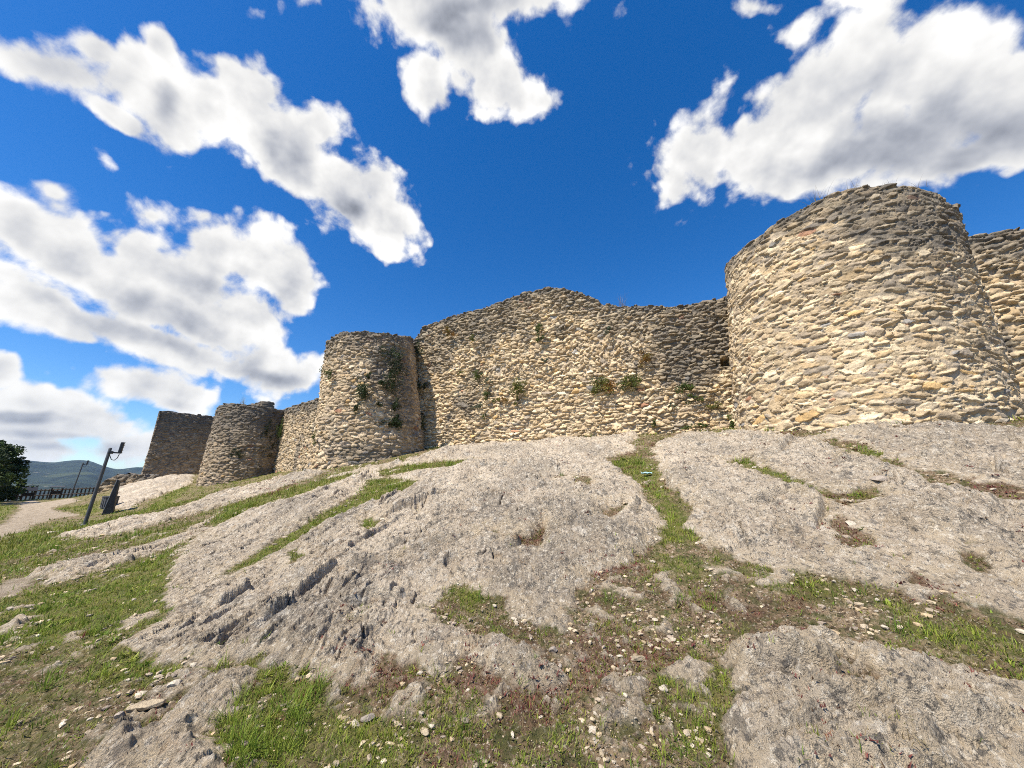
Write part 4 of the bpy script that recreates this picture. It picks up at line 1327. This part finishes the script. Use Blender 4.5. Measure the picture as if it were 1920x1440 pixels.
# ------------------------------------------------------------------ sky with cumulus
CLOUDS = [  # centre, half axes (pixels of the photograph), tilt, thinning
    (110, 125, 140, 48, 14), (250, 150, 130, 62, 18), (320, 205, 90, 65, 35), (230, 215, 130, 30, 30), (470, 205, 75, 68, 35), (550, 275, 120, 80, 42), (650, 365, 110, 70, 42), (725, 415, 80, 52, 45), (400, 215, 60, 45, 40), (170, 100, 50, 34, 0), (290, 95, 45, 34, 20),
    (700, 350, 55, 50, 0), (595, 235, 60, 55, 0), (480, 170, 80, 40, 20),
    (860, -10, 240, 75, 0), (880, 85, 130, 80, 50), (815, 160, 40, 75, 0), (960, 165, 75, 50, 20, .15), (840, 40, 130, 60, 10), (1010, 185, 60, 40, 0, .45), (700, 10, 90, 50, 0, .4),
    (1440, 260, 170, 80, -20), (1560, 165, 170, 100, -20), (1680, 130, 190, 100, 0), (1800, 190, 190, 130, 10), (1640, 270, 260, 100, -5), (1480, 320, 160, 60, -10), (1270, 345, 90, 70, 40, .25), (1900, 230, 160, 120, 0), (1780, 300, 170, 60, -10), (1320, 290, 90, 80, -30),
    (40, 430, 130, 55, 28), (150, 480, 150, 60, 28), (330, 545, 230, 90, 22), (460, 485, 130, 65, 12), (540, 525, 75, 65, 20), (120, 585, 180, 55, 22), (280, 640, 200, 45, 20), (510, 690, 110, 58, 15), (400, 600, 160, 70, 20), (270, 470, 120, 50, 15, .1), (90, 360, 120, 60, 10, .5), (285, 395, 90, 45, 0, .45), (390, 400, 60, 40, 0, .65), (205, 292, 190, 130, 10, 1.10), (330, 300, 150, 90, 10, 1.05),
    (270, 725, 115, 42, 8), (340, 745, 75, 38, 10), (60, 800, 170, 52, 8), (180, 800, 120, 50, 10), (240, 840, 90, 35, 5), (0, 690, 50, 40, 0), (-120, 760, 150, 70, 0), (100, 765, 110, 40, 0), (60, 845, 260, 30, 0), (1620, 220, 150, 80, 0),
    (1480, 60, 160, 50, -25, .45), (1600, 5, 160, 30, 0, .4), (1420, 10, 90, 40, 0, .65),
]
SHADES = [(260, 590, 270, 50, 22), (140, 545, 150, 35, 24), (440, 545, 110, 34, 14), (1690, 265, 240, 90, -5), (1830, 270, 150, 80, 0), (890, 50, 110, 60, 0), (545, 310, 70, 36, 42), (650, 400, 60, 25, 42), (300, 770, 100, 22, 5), (130, 830, 120, 14, 5), (50, 785, 80, 12, 0), (520, 715, 80, 22, 10), (310, 185, 36, 26, 30)]


def unit(u, v):
    X, Y, Z = ray(u, v); w = Vector((float(X), float(Y), float(Z))); return w.normalized()


def build_world():
    w = bpy.data.worlds.new('World'); SC.world = w; w.use_nodes = True
    nt = w.node_tree; nt.nodes.clear(); n = N(nt)
    out = n.new('ShaderNodeOutputWorld'); bg = n.new('ShaderNodeBackground'); n.link(bg.outputs[0], out.inputs[0])
    sky = n.new('ShaderNodeTexSky', sky_type='NISHITA'); sky.sun_disc = False
    sky.sun_elevation = SUN_EL; sky.sun_rotation = math.atan2(SUN_XY[0], SUN_XY[1])
    sky.altitude = 700; sky.air_density = 1.0; sky.dust_density = .3; sky.ozone_density = 3.0
    d = n.new('ShaderNodeTexCoord').outputs['Generated']

    def vm(op, a, b=None):
        q = n.new('ShaderNodeVectorMath', operation=op); n.set(q.inputs[0], a)
        if b is not None: n.set(q.inputs[1], b)
        return q.outputs['Value' if op in ('LENGTH', 'DISTANCE', 'DOT_PRODUCT') else 'Vector']

    # warp the directions a little so that the outlines billow
    nz = n.new('ShaderNodeTexNoise'); n.link(d, nz.inputs['Vector']); nz.inputs['Scale'].default_value = 6; nz.inputs['Detail'].default_value = 4
    wv = n.new('ShaderNodeVectorMath', operation='MULTIPLY_ADD'); n.link(nz.outputs['Color'], wv.inputs[0]); wv.inputs[1].default_value = (.07, .07, .07)
    off = vm('SUBTRACT', d, (.035, .035, .035)); n.link(off, wv.inputs[2]); dw = wv.outputs[0]

    def blob(vec, u, v, ru, rv, ang, thin=0):
        c = unit(u, v); t = math.radians(ang); ct, s_ = math.cos(t), math.sin(t)
        e1 = (unit(u+ru*ct*.5, v+ru*s_*.5)-unit(u-ru*ct*.5, v-ru*s_*.5)); e2 = (unit(u-rv*s_*.5, v+rv*ct*.5)-unit(u+rv*s_*.5, v-rv*ct*.5))
        L1, L2 = e1.length, e2.length
        a = e1.normalized(); b = (e2-a*e2.dot(a)).normalized(); k = a.cross(b)
        mp = n.new('ShaderNodeMapping', vector_type='TEXTURE'); n.link(vec, mp.inputs[0])
        mp.inputs['Location'].default_value = c
        mp.inputs['Rotation'].default_value = Matrix((a, b, k)).transposed().to_euler()
        mp.inputs['Scale'].default_value = (L1, L2, .35)
        ln = vm('LENGTH', mp.outputs[0])
        return n.math('ADD', ln, thin) if thin else ln

    def field(vec, lst, k):
        cur = None
        for q in lst:
            x = blob(vec, *q)
            cur = x if cur is None else n.math('SMOOTH_MIN', cur, x, k)
        return cur

    near = field(dw, CLOUDS, .16)
    core = n.math('SUBTRACT', 1.36, near)
    f1 = n.noise(d, 8, 10, .62); f1.node.inputs['Distortion'].default_value = .15
    g1 = n.noise(d, 9, 4, .5); g2 = n.noise(vm('ADD', d, tuple(SUN_DIR*.03)), 9, 4, .5)
    vo = n.new('ShaderNodeTexVoronoi', feature='SMOOTH_F1'); n.link(dw, vo.inputs['Vector']); vo.inputs['Scale'].default_value = 15; vo.inputs['Detail'].default_value = 2; vo.inputs['Smoothness'].default_value = .6
    puff = n.math('MULTIPLY', n.math('SUBTRACT', .60, vo.outputs['Distance']), .85)
    dens = n.math('ADD', n.math('ADD', core, puff), n.math('MULTIPLY', n.math('SUBTRACT', f1, .52), 2.1))
    cov = n.mr(dens, -.04, .46)
    # a few thin wisps elsewhere
    wis = n.math('MULTIPLY', n.mr(n.noise(d, 3.2, 8, .68), .62, .80), .30)
    cov = n.math('MAXIMUM', cov, n.math('MULTIPLY', wis, n.mr(core, -1.6, -.2)))
    relief = n.math('MULTIPLY', n.math('SUBTRACT', g1, g2), 1.0)
    thick = n.mr(n.math('ADD', core, n.math('MULTIPLY', puff, .6)), .25, 1.05)
    sh = field(dw, SHADES, .3)
    under = n.mr(n.math('ADD', sh, n.math('MULTIPLY', n.math('SUBTRACT', g1, .5), .8)), 1.45, .35)
    lum = n.math('SUBTRACT', 1.06, n.math('MULTIPLY', thick, .17))
    lum = n.math('SUBTRACT', lum, n.math('MULTIPLY', n.math('MULTIPLY', under, thick), .37))
    lum = n.math('ADD', lum, n.math('MULTIPLY', puff, .22))
    lum = n.math('ADD', lum, relief)
    lum = n.math('MINIMUM', n.math('MAXIMUM', lum, .24), 1.1)
    cl = n.mix(n.mr(lum, .25, .95), (.86, .92, 1.08), (1.0, .99, .97))
    cloud = vm('SCALE', cl); cloud.node.inputs['Scale'].default_value = 1
    sc_ = cloud.node; n.link(n.math('MULTIPLY', lum, CLOUD_L), sc_.inputs['Scale'])
    hs = n.new('ShaderNodeHueSaturation'); n.link(sky.outputs[0], hs.inputs['Color']); hs.inputs['Saturation'].default_value = 1.38; hs.inputs['Value'].default_value = SKY_V; hs.inputs['Hue'].default_value = .507
    col = n.mix(cov, hs.outputs[0], cloud)
    n.link(col, bg.inputs['Color']); bg.inputs['Strength'].default_value = .085


CLOUD_L, SKY_V = 7.8, 1.38
build_world()

sun = bpy.data.lights.new('sun', 'SUN'); sun.energy = 5.0; sun.angle = math.radians(.53); sun.color = (1, .935, .83)
so = link(bpy.data.objects.new('sun', sun)); so.rotation_euler = SUN_DIR.to_track_quat('Z', 'Y').to_euler(); so.location = (0, 0, 50)

cam = bpy.data.cameras.new('camera'); cam.sensor_width = 36; cam.lens = F_PX/1920*36; cam.clip_start = .05; cam.clip_end = 30000
co = link(bpy.data.objects.new('camera', cam)); co.location = (0, 0, EYE); co.rotation_euler = (PI/2+PITCH, 0, 0)
SC.camera = co
SC.view_settings.view_transform = 'Standard'; SC.view_settings.look = 'None'; SC.view_settings.gamma = 1; SC.view_settings.exposure = 0.62
SC.cycles.max_bounces = 4; SC.cycles.diffuse_bounces = 2; SC.cycles.transmission_bounces = 2; SC.cycles.volume_bounces = 0; SC.cycles.transparent_max_bounces = 4
SC.cycles.filter_width = 1.0; SC.cycles.use_denoising = False; SC.cycles.use_adaptive_sampling = False
